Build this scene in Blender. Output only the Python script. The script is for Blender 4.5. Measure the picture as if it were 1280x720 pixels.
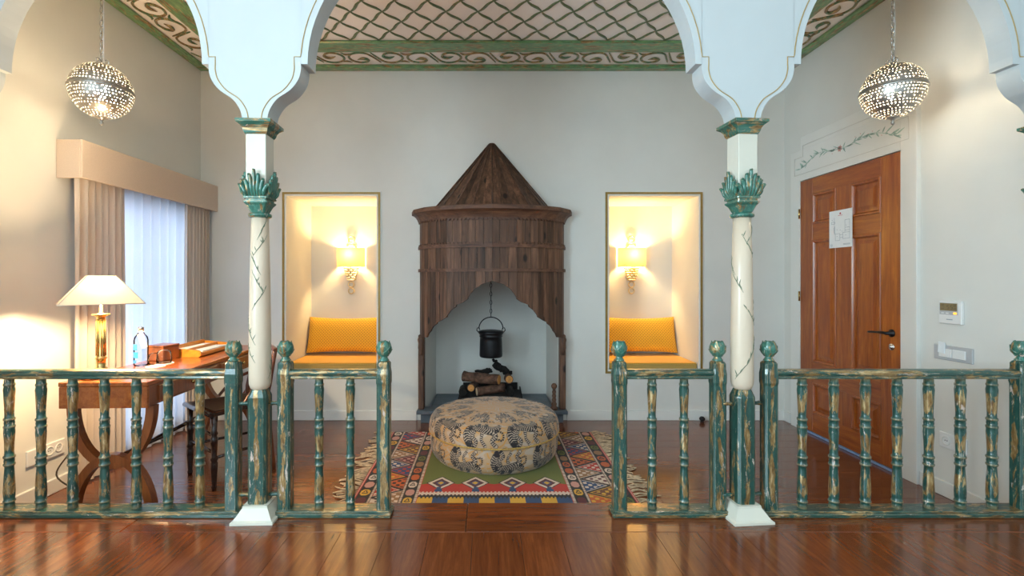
import bpy, math, random
import numpy as np
from mathutils import Vector, Matrix
random.seed(7); np.random.seed(7)
PI = math.pi
for o in list(bpy.data.objects): bpy.data.objects.remove(o)
scene = bpy.context.scene
C = scene.collection

# ------------------------------------------------------------------ camera, world, big lights, exposure
cd = bpy.data.cameras.new('camera'); cam = bpy.data.objects.new('camera', cd); C.objects.link(cam)
cam.location = (0, 0, 1.24); cam.rotation_euler = (PI/2, 0, 0)
cd.sensor_width = 36; cd.lens = 600/1280*36; cd.shift_x = 33/1280; cd.shift_y = -11/1280
cd.clip_start = 0.05
scene.camera = cam
w = bpy.data.worlds.new('world'); scene.world = w; w.use_nodes = True
w.node_tree.nodes['Background'].inputs[0].default_value = (0.62, 0.78, 1.0, 1)
w.node_tree.nodes['Background'].inputs[1].default_value = 0.6
vs = scene.view_settings
vs.view_transform = 'Standard'; vs.look = 'None'; vs.gamma = 1; vs.use_curve_mapping = False
vs.exposure = 0.45
def area(name, loc, rot, sx, sy, power, col):
    l = bpy.data.lights.new(name, 'AREA'); l.shape = 'RECTANGLE'; l.size = sx; l.size_y = sy
    l.energy = power; l.color = col
    o = bpy.data.objects.new(name, l); C.objects.link(o); o.location = loc; o.rotation_euler = rot
    return o
area('daylight_rear_window', (-1.2, -2.72, 1.75), (PI/2, 0, 0), 1.5, 1.7, 44, (0.66, 0.88, 1.0))
area('daylight_rear_window', (1.35, -2.72, 1.75), (PI/2, 0, 0), 1.5, 1.7, 16, (0.66, 0.88, 1.0))
area('daylight_front_left_window', (-2.72, -0.4, 1.7), (0, -PI/2, 0), 1.7, 1.5, 165, (0.66, 0.88, 1.0))
area('daylight_side_window', (-2.95, 3.55, 1.05), (0, -PI/2, 0), 1.6, 1.0, 14, (0.60, 0.76, 1.0))

# ------------------------------------------------------------------ dimensions
XL, XR, YB, ZC = -2.51, 2.63, 4.227, 3.10
PLAT, YA, AX = 0.17, 2.175, 0.07           # platform height, arcade centre line, room axis
YREAR = -2.6
def s2l(r, g, b):
    f = lambda c: (c/255/12.92) if c/255 <= 0.04045 else ((c/255+0.055)/1.055)**2.4
    return (f(r), f(g), f(b))

# ------------------------------------------------------------------ materials
def newmat(name):
    m = bpy.data.materials.new(name); m.use_nodes = True
    nt = m.node_tree; return m, nt, nt.nodes, nt.links, nt.nodes['Principled BSDF']
def coords(nt, scale=(1,1,1), rnd=True, rot=(0,0,0)):
    N, L = nt.nodes, nt.links
    tc = N.new('ShaderNodeTexCoord'); mp = N.new('ShaderNodeMapping')
    mp.inputs['Scale'].default_value = scale; mp.inputs['Rotation'].default_value = rot
    if rnd:
        oi = N.new('ShaderNodeObjectInfo'); mu = N.new('ShaderNodeVectorMath'); mu.operation = 'SCALE'
        mu.inputs[0].default_value = (37, 53, 29); L.new(oi.outputs['Random'], mu.inputs['Scale'])
        ad = N.new('ShaderNodeVectorMath'); ad.operation = 'ADD'
        L.new(tc.outputs['Object'], ad.inputs[0]); L.new(mu.outputs[0], ad.inputs[1]); L.new(ad.outputs[0], mp.inputs[0])
    else: L.new(tc.outputs['Object'], mp.inputs[0])
    return mp.outputs[0]
def noise(nt, vec, scale, detail=4, rough=0.55, dist=0):
    n = nt.nodes.new('ShaderNodeTexNoise'); n.inputs['Scale'].default_value = scale
    n.inputs['Detail'].default_value = detail; n.inputs['Roughness'].default_value = rough
    n.inputs['Distortion'].default_value = dist
    nt.links.new(vec, n.inputs['Vector']); return n.outputs['Fac']
def ramp(nt, fac, stops, interp='LINEAR'):
    r = nt.nodes.new('ShaderNodeValToRGB'); r.color_ramp.interpolation = interp
    e = r.color_ramp.elements
    while len(e) < len(stops): e.new(0.5)
    for el, (p, c) in zip(e, stops):
        el.position = p; el.color = (*c, 1) if len(c) == 3 else c
    nt.links.new(fac, r.inputs[0]); return r.outputs[0]
def mix(nt, fac, a, b, mode='MIX'):
    m = nt.nodes.new('ShaderNodeMix'); m.data_type = 'RGBA'; m.blend_type = mode
    if isinstance(fac, (int, float)): m.inputs[0].default_value = fac
    else: nt.links.new(fac, m.inputs[0])
    for i, v in ((6, a), (7, b)):
        if isinstance(v, tuple): m.inputs[i].default_value = (*v, 1)
        else: nt.links.new(v, m.inputs[i])
    return m.outputs[2]
def bump(nt, bs, h, strength=0.2, dist=0.002):
    b = nt.nodes.new('ShaderNodeBump'); b.inputs['Strength'].default_value = strength; b.inputs['Distance'].default_value = dist
    nt.links.new(h, b.inputs['Height']); nt.links.new(b.outputs[0], bs.inputs['Normal'])
def plain(name, col, rough=0.5, metal=0, var=0.12, scale=30, bmp=0.0, coat=0, stretch=(1,1,1), trans=0, ior=1.45, spec=0.5):
    m, nt, N, L, bs = newmat(name)
    v = coords(nt, stretch); f = noise(nt, v, scale)
    lo = tuple(c*(1-var) for c in col); hi = tuple(min(1, c*(1+var)) for c in col)
    L.new(ramp(nt, f, [(0.3, lo), (0.7, hi)]), bs.inputs['Base Color'])
    bs.inputs['Roughness'].default_value = rough; bs.inputs['Metallic'].default_value = metal
    bs.inputs['Coat Weight'].default_value = coat; bs.inputs['IOR'].default_value = ior
    bs.inputs['Transmission Weight'].default_value = trans; bs.inputs['Specular IOR Level'].default_value = spec
    if bmp: bump(nt, bs, f, bmp)
    return m
def wood(name, dark, mid, light, axis='z', rough=0.35, coat=0.2, tone=0.35, bmp=0.15, grain=1.0, knots=False):
    m, nt, N, L, bs = newmat(name)
    sc = {'x': (1.2, 14, 14), 'y': (14, 1.2, 14), 'z': (14, 14, 1.2)}[axis]
    v = coords(nt, tuple(s*grain for s in sc))
    f1 = noise(nt, v, 2.2, 6, 0.62, 0.6); f2 = noise(nt, v, 9, 5, 0.7, 0.2)
    c1 = ramp(nt, f1, [(0.28, dark), (0.5, mid), (0.72, light)])
    c2 = mix(nt, ramp(nt, f2, [(0.35, (0,0,0)), (0.65, (1,1,1))]), dark, c1)
    c3 = mix(nt, 0.55, c2, c1)
    oi = N.new('ShaderNodeObjectInfo')
    tv = N.new('ShaderNodeMapRange'); tv.inputs[3].default_value = 1-tone; tv.inputs[4].default_value = 1+tone
    L.new(oi.outputs['Random'], tv.inputs[0])
    mu = N.new('ShaderNodeVectorMath'); mu.operation = 'SCALE'; L.new(c3, mu.inputs[0]); L.new(tv.outputs[0], mu.inputs['Scale'])
    out = mu.outputs[0]
    if knots:
        vk = coords(nt, (7, 7, 4)); vo = N.new('ShaderNodeTexVoronoi'); vo.inputs['Scale'].default_value = 1.0
        L.new(vk, vo.inputs['Vector'])
        kf = ramp(nt, vo.outputs['Distance'], [(0.10, (1,1,1)), (0.17, (0,0,0))])
        out = mix(nt, kf, out, tuple(c*0.35 for c in dark))
    L.new(out, bs.inputs['Base Color'])
    bs.inputs['Roughness'].default_value = rough; bs.inputs['Coat Weight'].default_value = coat
    bs.inputs['Coat Roughness'].default_value = max(0.08, rough*0.6)
    if bmp: bump(nt, bs, f2, bmp, 0.0015)
    return m
def distressed(name, axis='z', gold_amt=0.5, base=(0.007,0.046,0.036), base2=(0.020,0.092,0.073), pink=(0.62,0.50,0.42), edge='bevel', wear=None):
    m, nt, N, L, bs = newmat(name)
    sc = {'x': (0.22, 1, 1), 'y': (1, 0.22, 1), 'z': (1, 1, 0.22)}[axis]
    v = coords(nt, sc)
    a = noise(nt, v, 30, 8, 0.74, 0.5); b = noise(nt, v, 55, 8, 0.76, 0.6); c = noise(nt, v, 80, 3, 0.6)
    if wear:
        tc = N.new('ShaderNodeTexCoord'); sp = N.new('ShaderNodeSeparateXYZ'); L.new(tc.outputs['Object'], sp.inputs[0])
        def mth(op, p, q=None):
            n_ = N.new('ShaderNodeMath'); n_.operation = op
            for i_, v_ in enumerate((p, q)):
                if v_ is None: continue
                if isinstance(v_, (int, float)): n_.inputs[i_].default_value = v_
                else: L.new(v_, n_.inputs[i_])
            return n_.outputs[0]
        if wear == 'face':
            wv = ramp(nt, mth('MULTIPLY', mth('MINIMUM', mth('ABSOLUTE', sp.outputs[0]), mth('ABSOLUTE', sp.outputs[1])), 20), [(0.10, (1,1,1)), (0.40, (0,0,0))])
        else:
            st_ = []
            for z0_, z1_ in ((0.045,0.175),(0.25,0.355),(0.425,0.545)):
                st_ += [(z0_/0.6, (0,0,0)), ((z0_*0.8+z1_*0.2)/0.6, (1,1,1)), ((z0_*0.3+z1_*0.7)/0.6, (1,1,1)), (z1_/0.6, (0,0,0))]
            wv = ramp(nt, mth('DIVIDE', sp.outputs[2], 0.6), st_)
        a = mth('ADD', a, mth('MULTIPLY', mth('SUBTRACT', wv, 0.5), 0.13))
    teal = ramp(nt, c, [(0.3, base), (0.7, base2)])
    t = 0.64-0.20*gold_amt
    gold = ramp(nt, c, [(0.3, (0.13,0.065,0.02)), (0.52, (0.34,0.21,0.075)), (0.72, (0.66,0.50,0.26))])
    gm = ramp(nt, a, [(t-0.008, (0,0,0)), (t+0.015, (1,1,1))])
    if edge:
        g = N.new('ShaderNodeNewGeometry')
        if edge == 'point': em = ramp(nt, g.outputs['Pointiness'], [(0.535, (0,0,0)), (0.60, (0.85,0.85,0.85))])
        else:
            bv = N.new('ShaderNodeBevel'); bv.samples = 6; bv.inputs['Radius'].default_value = 0.0035
            dt = N.new('ShaderNodeVectorMath'); dt.operation = 'DOT_PRODUCT'; L.new(bv.outputs[0], dt.inputs[0]); L.new(g.outputs['Normal'], dt.inputs[1])
            ed = ramp(nt, dt.outputs['Value'], [(0.90, (0.9,0.9,0.9)), (0.985, (0,0,0))])
            em = mix(nt, 1.0, ed, ramp(nt, b, [(0.42, (0,0,0)), (0.52, (1,1,1))]), 'MULTIPLY')
        mx = N.new('ShaderNodeMath'); mx.operation = 'MAXIMUM'; L.new(gm, mx.inputs[0]); L.new(em, mx.inputs[1]); gmf = mx.outputs[0]
        gold = mix(nt, em, gold, (0.62,0.52,0.32))
    else: gmf = gm
    o1 = mix(nt, gmf, teal, gold)
    pm = ramp(nt, b, [(0.60, (0,0,0)), (0.625, (1,1,1))])
    o2 = mix(nt, pm, o1, pink)
    L.new(o2, bs.inputs['Base Color'])
    me = N.new('ShaderNodeMath'); me.operation = 'MULTIPLY'; me.inputs[1].default_value = 0.45; L.new(gmf, me.inputs[0]); L.new(me.outputs[0], bs.inputs['Metallic'])
    bs.inputs['Roughness'].default_value = 0.30; bs.inputs['Coat Weight'].default_value = 0.4; bs.inputs['Coat Roughness'].default_value = 0.15
    bump(nt, bs, a, 0.3, 0.002)
    return m
def plaster(name, col, var=0.03, rough=0.7):
    m, nt, N, L, bs = newmat(name)
    v = coords(nt, rnd=False); f = noise(nt, v, 2.5, 4); g = noise(nt, v, 160, 3)
    L.new(ramp(nt, f, [(0.3, tuple(c*(1-var) for c in col)), (0.7, tuple(min(1, c*(1+var)) for c in col))]), bs.inputs['Base Color'])
    bs.inputs['Roughness'].default_value = rough; bump(nt, bs, g, 0.06, 0.001)
    return m
def emit(name, col, strength):
    m, nt, N, L, bs = newmat(name); bs.inputs['Base Color'].default_value = (*col, 1)
    bs.inputs['Emission Color'].default_value = (*col, 1); bs.inputs['Emission Strength'].default_value = strength
    return m
def vcol(name, rough=0.85, bscale=300, bs_=0.3, sheen=0.2):
    m, nt, N, L, bs = newmat(name)
    a = N.new('ShaderNodeAttribute'); a.attribute_name = 'Col'
    v = coords(nt, rnd=False); f = noise(nt, v, bscale, 2)
    L.new(mix(nt, 0.22, a.outputs['Color'], ramp(nt, f, [(0.2, (0.25,0.25,0.25)), (0.8, (1,1,1))]), 'MULTIPLY'), bs.inputs['Base Color'])
    bs.inputs['Roughness'].default_value = rough; bs.inputs['Sheen Weight'].default_value = sheen
    bump(nt, bs, f, bs_, 0.002)
    return m
def dotted(name, base, dot, pitch=0.014, rough=0.75):
    m, nt, N, L, bs = newmat(name)
    v = coords(nt, (1/pitch,)*3, False, (0, PI/4, 0))
    sp = N.new('ShaderNodeSeparateXYZ'); L.new(v, sp.inputs[0])
    def sn(o):
        k = N.new('ShaderNodeMath'); k.operation = 'MULTIPLY'; k.inputs[1].default_value = PI; L.new(o, k.inputs[0])
        s = N.new('ShaderNodeMath'); s.operation = 'SINE'; L.new(k.outputs[0], s.inputs[0])
        q = N.new('ShaderNodeMath'); q.operation = 'ABSOLUTE'; L.new(s.outputs[0], q.inputs[0]); return q.outputs[0]
    p = N.new('ShaderNodeMath'); p.operation = 'MULTIPLY'; L.new(sn(sp.outputs[0]), p.inputs[0]); L.new(sn(sp.outputs[2]), p.inputs[1])
    fac = ramp(nt, p.outputs[0], [(0.62, (0,0,0)), (0.80, (1,1,1))])
    L.new(mix(nt, fac, base, dot), bs.inputs['Base Color']); bs.inputs['Roughness'].default_value = rough
    bs.inputs['Sheen Weight'].default_value = 0.15
    bump(nt, bs, p.outputs[0], 0.15, 0.002)
    return m
def fabric(name, col, trans=0.0, rough=0.8, weave=500):
    m, nt, N, L, bs = newmat(name)
    v = coords(nt, rnd=False); f = noise(nt, v, weave, 2)
    cc = ramp(nt, f, [(0.25, tuple(c*0.85 for c in col)), (0.75, col)])
    L.new(cc, bs.inputs['Base Color']); bs.inputs['Roughness'].default_value = rough
    if trans:
        tr = N.new('ShaderNodeBsdfTranslucent'); L.new(cc, tr.inputs[0])
        mx = N.new('ShaderNodeMixShader'); mx.inputs[0].default_value = trans
        L.new(bs.outputs[0], mx.inputs[1]); L.new(tr.outputs[0], mx.inputs[2])
        L.new(mx.outputs[0], nt.nodes['Material Output'].inputs[0])
    return m
def sheer(name, col):
    m, nt, N, L, bs = newmat(name)
    v = coords(nt, rnd=False); f = noise(nt, v, 400, 2)
    cc = ramp(nt, f, [(0.25, tuple(c*0.9 for c in col)), (0.75, col)])
    L.new(cc, bs.inputs['Base Color']); bs.inputs['Roughness'].default_value = 0.8
    tl = N.new('ShaderNodeBsdfTranslucent'); L.new(cc, tl.inputs[0])
    tp = N.new('ShaderNodeBsdfTransparent')
    m1 = N.new('ShaderNodeMixShader'); m1.inputs[0].default_value = 0.6
    m2 = N.new('ShaderNodeMixShader'); m2.inputs[0].default_value = 0.10
    L.new(bs.outputs[0], m1.inputs[1]); L.new(tl.outputs[0], m1.inputs[2])
    L.new(m1.outputs[0], m2.inputs[1]); L.new(tp.outputs[0], m2.inputs[2])
    L.new(m2.outputs[0], nt.nodes['Material Output'].inputs[0])
    return m
def glass(name, col=(1,1,1), rough=0.0, thin=True):
    m, nt, N, L, bs = newmat(name)
    v = coords(nt, rnd=False); f = noise(nt, v, 3, 2)
    g = N.new('ShaderNodeBsdfGlossy'); g.inputs['Roughness'].default_value = 0.03
    t = N.new('ShaderNodeBsdfTransparent'); L.new(ramp(nt, f, [(0.2, tuple(c*0.97 for c in col)), (0.8, col)]), t.inputs[0])
    lw = N.new('ShaderNodeLayerWeight'); lw.inputs[0].default_value = 0.18
    mx = N.new('ShaderNodeMixShader'); L.new(lw.outputs['Fresnel'], mx.inputs[0])
    L.new(t.outputs[0], mx.inputs[1]); L.new(g.outputs[0], mx.inputs[2])
    L.new(mx.outputs[0], nt.nodes['Material Output'].inputs[0])
    return m

M = dict(
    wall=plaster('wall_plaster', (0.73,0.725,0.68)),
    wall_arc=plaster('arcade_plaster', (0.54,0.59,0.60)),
    ceil=plaster('ceiling_plaster', (0.92,0.85,0.80)),
    white=plaster('white_paint', (0.78,0.78,0.74), rough=0.45),
    cream=plaster('cream_paint', (0.68,0.66,0.56), 0.06, 0.4),
    bisque=plaster('shaft_paint', (0.70,0.58,0.44), 0.08, 0.3),
    grn=distressed('distressed_green_upright', 'z', 0.48, wear='face'),
    grnb=distressed('distressed_green_baluster', 'z', 0.50, edge='point', wear='bulge'),
    cap=distressed('distressed_capital', 'x', 0.6, (0.02,0.10,0.07), (0.05,0.19,0.14), (0.55,0.36,0.27)),
    leafcap=distressed('distressed_acanthus', 'z', 0.38, (0.018,0.105,0.075), (0.055,0.22,0.165)),
    grnx=distressed('distressed_green_rail', 'x', 0.55),
    grny=distressed('distressed_green_side', 'y', 0.5, (0.08,0.19,0.07), (0.22,0.38,0.15), (0.42,0.16,0.09), False),
    grnc=distressed('distressed_green_cornice', 'x', 0.5, (0.07,0.19,0.08), (0.20,0.38,0.16), (0.42,0.16,0.09), False),
    scroll=distressed('scroll_paint', 'x', 0.75, (0.04,0.12,0.05), (0.10,0.21,0.09), (0.40,0.22,0.13), False),
    rope=distressed('lattice_paint', 'x', 0.2, (0.06,0.10,0.035), (0.14,0.19,0.08), (0.2,0.17,0.07), False),
    gold=plain('gold_paint', (0.32,0.20,0.05), 0.4, 0.35),
    goldline=plain('gold_line_paint', (0.42,0.30,0.12), 0.5, 0.1),
    floor=wood('floor_boards', (0.105,0.028,0.010), (0.185,0.054,0.018), (0.26,0.085,0.028), 'x', 0.20, 0.35, 0.12, 0.05),
    floory=wood('platform_boards', (0.10,0.023,0.006), (0.18,0.045,0.011), (0.26,0.074,0.018), 'y', 0.20, 0.35, 0.15, 0.05),
    floorx=wood('threshold_boards', (0.10,0.023,0.006), (0.18,0.045,0.011), (0.25,0.072,0.018), 'x', 0.20, 0.35, 0.1, 0.05),
    gap=plain('floor_gap', (0.02,0.008,0.004), 0.8),
    hood=wood('hood_wood', (0.030,0.013,0.007), (0.135,0.064,0.036), (0.27,0.135,0.075), 'z', 0.6, 0.0, 0.42, 0.35, 0.8, True),
    hoodx=wood('hood_moulding_wood', (0.045,0.018,0.010), (0.14,0.060,0.032), (0.24,0.115,0.060), 'x', 0.55, 0.0, 0.15, 0.3),
    door=wood('door_wood', (0.20,0.036,0.004), (0.37,0.090,0.009), (0.50,0.160,0.018), 'z', 0.32, 0.25, 0.06, 0.06),
    doorx=wood('door_wood_rail', (0.20,0.036,0.004), (0.37,0.090,0.009), (0.50,0.160,0.018), 'y', 0.32, 0.25, 0.06, 0.06),
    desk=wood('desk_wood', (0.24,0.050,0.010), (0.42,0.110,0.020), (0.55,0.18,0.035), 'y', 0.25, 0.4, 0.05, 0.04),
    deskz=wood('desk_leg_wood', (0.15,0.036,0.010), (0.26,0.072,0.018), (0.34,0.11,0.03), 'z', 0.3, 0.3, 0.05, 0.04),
    tray=wood('tray_wood', (0.42,0.12,0.012), (0.66,0.24,0.025), (0.78,0.33,0.04), 'y', 0.28, 0.3, 0.05, 0.04),
    chair=wood('chair_wood', (0.012,0.005,0.004), (0.035,0.013,0.008), (0.075,0.027,0.014), 'z', 0.25, 0.4, 0.1, 0.05),
    chairred=wood('chair_back_wood', (0.08,0.018,0.006), (0.14,0.036,0.012), (0.2,0.06,0.02), 'z', 0.3, 0.3, 0.1, 0.05),
    cane=plain('woven_seat', (0.085,0.042,0.02), 0.6, var=0.5, scale=120, bmp=0.5),
    brass=plain('brass', (0.62,0.45,0.18), 0.22, 1.0, 0.05),
    silver=plain('pierced_silver', (0.36,0.34,0.31), 0.35, 0.8, 0.1),
    chrome=plain('chrome', (0.66,0.66,0.66), 0.2, 1.0, 0.05),
    champagne=plain('champagne_metal', (0.62,0.50,0.30), 0.35, 0.7, 0.1, 60),
    iron=plain('black_iron', (0.012,0.012,0.014), 0.35, 0.3, 0.3, 25, 0.2),
    blackmat=plain('soot_black', (0.010,0.009,0.009), 0.75),
    char=plain('charred_bark', (0.010,0.009,0.008), 0.95, 0, 0.6, 60, 0.9),
    slate=plain('hearth_slate', (0.105,0.135,0.165), 0.45, 0, 0.18, 14, 0.1),
    bark=plain('log_bark', (0.115,0.062,0.042), 0.85, 0, 0.65, 30, 0.9, stretch=(1,1,1)),
    logend=plain('cut_log_face', (0.58,0.27,0.075), 0.7, 0, 0.25, 40, 0.2),
    birch=plain('pale_cut_wood', (0.62,0.48,0.32), 0.7, 0, 0.15, 40),
    yellow=dotted('yellow_dotted_fabric', (0.84,0.43,0.022), (0.50,0.21,0.012), 0.020),
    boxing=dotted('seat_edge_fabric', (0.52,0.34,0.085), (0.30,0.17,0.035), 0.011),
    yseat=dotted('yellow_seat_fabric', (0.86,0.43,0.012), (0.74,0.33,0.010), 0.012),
    drape=fabric('beige_drape', (0.70,0.59,0.49), 0.12),
    pelmet=fabric('pelmet_linen', (0.66,0.54,0.44), 0, 0.85, 250),
    sheer=sheer('white_sheer', (0.90,0.93,0.98)),
    shade=fabric('lamp_shade_linen', (0.76,0.65,0.50), 0.05, 0.8, 300),
    sconce=fabric('sconce_shade_linen', (0.66,0.50,0.26), 0.10, 0.8, 300),
    paper=plain('white_paper', (0.82,0.85,0.86), 0.7, var=0.02),
    ink=plain('grey_ink', (0.25,0.32,0.38), 0.7),
    redink=plain('red_ink', (0.55,0.12,0.12), 0.7),
    plastic=plain('white_plastic', (0.80,0.80,0.78), 0.35, var=0.02),
    greyplastic=plain('grey_plastic', (0.48,0.49,0.50), 0.4, var=0.03),
    lcd=plain('lcd_glass', (0.24,0.19,0.10), 0.2, var=0.04),
    lcdink=plain('lcd_segments', (0.05,0.045,0.03), 0.4),
    amber=emit('amber_lamp', (1.0,0.45,0.05), 1.2),
    glassclear=glass('clear_glass', (0.97,0.98,1.0)),
    blue=plain('blue_print', (0.02,0.22,0.62), 0.35),
    tagm=plain('kraft_tag', (0.70,0.58,0.46), 0.8),
    coaster=plain('coaster_paper', (0.88,0.87,0.85), 0.7, var=0.02),
    cable=plain('brown_cable', (0.10,0.065,0.035), 0.5),
    gaplight=plain('blue_gap_light_paint', (0.30,0.46,0.78), 0.3, 0.3),
    fringe=plain('rug_fringe_wool', (0.52,0.38,0.24), 0.9, var=0.3, scale=60),
    rug=vcol('kilim_weave', 0.9, 350, 0.35, 0.1),
    ott=vcol('tiger_velvet', 0.75, 320, 0.15, 0.25),
    rope_gold=plain('gold_cord', (0.56,0.35,0.10), 0.7, var=0.4, scale=120, bmp=0.6),
    vine=plain('painted_vine_green', (0.16,0.20,0.13), 0.6, var=0.25),
    leafg=plain('painted_leaf_green', (0.34,0.48,0.40), 0.6, var=0.25),
    petal=plain('painted_petal_pink', (0.66,0.36,0.32), 0.6),
    linep=plain('panel_line_paint', (0.62,0.60,0.55), 0.6, var=0.05),
    bulbw=emit('pendant_bulb', (1.0, 0.80, 0.52), 520.0),
    winframe=plain('white_window_paint', (0.75,0.77,0.80), 0.4, var=0.03),
)

# ------------------------------------------------------------------ mesh helpers
class MB:
    def __init__(s): s.v = []; s.f = []; s.sm = []
    def add(s, vs_, fs, smooth=False, mtx=None):
        n = len(s.v)
        if mtx is not None: vs_ = [mtx @ Vector(p) for p in vs_]
        s.v += [tuple(p) for p in vs_]; s.f += [tuple(i+n for i in f) for f in fs]; s.sm += [smooth]*len(fs); return s
    def box(s, c, d, bev=0.0, mtx=None):
        x, y, z = c; a, b, h = d[0]/2, d[1]/2, d[2]/2
        if bev <= 0:
            V = [(x+i*a, y+j*b, z+k*h) for i in (-1,1) for j in (-1,1) for k in (-1,1)]
            F = [(0,1,3,2),(4,6,7,5),(0,4,5,1),(2,3,7,6),(0,2,6,4),(1,5,7,3)]
            return s.add(V, F, False, mtx)
        e = min(bev, a*0.95, b*0.95, h*0.95)
        V = []
        idx = {}
        for i in (-1,1):
            for j in (-1,1):
                for k in (-1,1):
                    for ax in range(3):
                        p = [x+i*(a-(0 if ax == 0 else e)), y+j*(b-(0 if ax == 1 else e)), z+k*(h-(0 if ax == 2 else e))]
                        idx[i,j,k,ax] = len(V); V.append(p)
        F = []
        cyc = [(-1,-1),(1,-1),(1,1),(-1,1)]
        for sg in (-1,1):
            F.append([idx[sg,p,q,0] for p,q in (cyc if sg > 0 else cyc[::-1])])
            F.append([idx[q,sg,p,1] for p,q in (cyc if sg > 0 else cyc[::-1])])
            F.append([idx[p,q,sg,2] for p,q in (cyc if sg > 0 else cyc[::-1])])
        for p in (-1,1):
            for q in (-1,1):
                F.append([idx[p,q,-1,0], idx[p,q,1,0], idx[p,q,1,1], idx[p,q,-1,1]])
                F.append([idx[p,-1,q,0], idx[p,1,q,0], idx[p,1,q,2], idx[p,-1,q,2]])
                F.append([idx[-1,p,q,1], idx[1,p,q,1], idx[1,p,q,2], idx[-1,p,q,2]])
        for i in (-1,1):
            for j in (-1,1):
                for k in (-1,1): F.append([idx[i,j,k,0], idx[i,j,k,1], idx[i,j,k,2]])
        return s.add(V, F, False, mtx)
    def lathe(s, prof, n=20, c=(0,0,0), sx=1, sy=1, mtx=None, smooth=True, rot=0, a0=0, a1=2*PI, cap=True):
        full = abs(a1-a0-2*PI) < 1e-6; m = n if full else n+1
        V = []; F = []
        for r, z in prof:
            for i in range(m):
                a = rot+a0+(a1-a0)*i/n; V.append((c[0]+r*math.cos(a)*sx, c[1]+r*math.sin(a)*sy, c[2]+z))
        for k in range(len(prof)-1):
            for i in range(n):
                j = (i+1) % m if full else i+1
                F.append((k*m+i, k*m+j, (k+1)*m+j, (k+1)*m+i))
        s.add(V, F, smooth, mtx)
        if cap:
            for k, rev in ((0, True), (len(prof)-1, False)):
                if prof[k][0] > 1e-5:
                    ring = [k*m+i for i in range(m)]
                    base = len(s.v)-len(V)
                    s.f.append(tuple(base+i for i in (ring[::-1] if rev else ring))); s.sm.append(False)
        return s
    def tube(s, pts, rad, n=8, flat=1.0, closed=False, up=None, cap=True, smooth=True, mtx=None):
        P = [Vector(p) for p in pts]; k = len(P)
        R = rad if hasattr(rad, '__len__') else [rad]*k
        V = []; F = []; prev = None
        for i in range(k):
            if closed: t = P[(i+1) % k]-P[i-1]
            else: t = P[min(i+1, k-1)]-P[max(i-1, 0)]
            t.normalize()
            if up is not None: b = Vector(up)
            elif prev is None: b = Vector((0,0,1)) if abs(t.z) < 0.9 else Vector((1,0,0))
            else: b = prev
            b = b-t*b.dot(t)
            if b.length < 1e-6: b = t.orthogonal()
            b.normalize(); prev = b; c_ = t.cross(b)
            for j in range(n):
                a = 2*PI*j/n; V.append(P[i]+c_*math.cos(a)*R[i]+b*math.sin(a)*R[i]*flat)
        rng = k if closed else k-1
        for i in range(rng):
            for j in range(n):
                a, b_ = i*n+j, i*n+(j+1) % n; i2 = (i+1) % k
                F.append((a, b_, i2*n+(j+1) % n, i2*n+j))
        s.add(V, F, smooth, mtx)
        if cap and not closed:
            base = len(s.v)-len(V)
            s.f.append(tuple(base+j for j in range(n))[::-1]); s.sm.append(False)
            s.f.append(tuple(base+(k-1)*n+j for j in range(n))); s.sm.append(False)
        return s
    def prism(s, poly, d0, d1, plane='xz', mtx=None):
        n = len(poly)
        mk = {'xz': lambda p, d: (p[0], d, p[1]), 'yz': lambda p, d: (d, p[0], p[1]), 'xy': lambda p, d: (p[0], p[1], d)}[plane]
        V = [mk(p, d0) for p in poly]+[mk(p, d1) for p in poly]
        F = [tuple(range(n)), tuple(range(2*n-1, n-1, -1))]+[(i, (i+1) % n, n+(i+1) % n, n+i) for i in range(n)]
        return s.add(V, F, False, mtx)
    def torus(s, c, R, r, axis='y', n=20, m=6, sx=1, sz=1, mtx=None):
        pts = []
        for i in range(n):
            a = 2*PI*i/n; u, v = R*math.cos(a)*sx, R*math.sin(a)*sz
            pts.append({'y': (c[0]+u, c[1], c[2]+v), 'x': (c[0], c[1]+u, c[2]+v), 'z': (c[0]+u, c[1]+v, c[2])}[axis])
        return s.tube(pts, r, m, closed=True, mtx=mtx)
    def mesh(s, name):
        me = bpy.data.meshes.new(name); me.from_pydata(s.v, [], s.f); me.update()
        me.polygons.foreach_set('use_smooth', s.sm)
        import bmesh
        bm = bmesh.new(); bm.from_mesh(me); bmesh.ops.recalc_face_normals(bm, faces=bm.faces); bm.to_mesh(me); bm.free()
        return me
    def build(s, name, mat, parent=None, loc=None, rz=0):
        return obj(name, s.mesh(name), mat, parent, loc, rz)
def obj(name, me, mat, parent=None, loc=None, rz=0):
    if mat is not None and not me.materials: me.materials.append(M[mat])
    o = bpy.data.objects.new(name, me); C.objects.link(o)
    if parent is not None: o.parent = parent
    if loc is not None: o.location = loc
    if rz: o.rotation_euler = (0, 0, rz)
    return o
def tag(o, label=None, cat=None, group=None, kind=None):
    if label: o['label'] = label
    if cat: o['category'] = cat
    if group: o['group'] = group
    if kind: o['kind'] = kind
    return o
def thing(name, label, cat, loc=(0,0,0), rz=0, group=None):
    o = bpy.data.objects.new(name, None); C.objects.link(o); o.location = loc; o.rotation_euler = (0,0,rz)
    o.empty_display_size = 0.05
    return tag(o, label, cat, group)
def copy_tree(o, parent=None, **kw):
    c = o.copy(); C.objects.link(c); c.parent = parent
    for k, v in kw.items(): setattr(c, k, v)
    for ch in [x for x in C.objects if x.parent == o]: copy_tree(ch, c)
    return c
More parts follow.
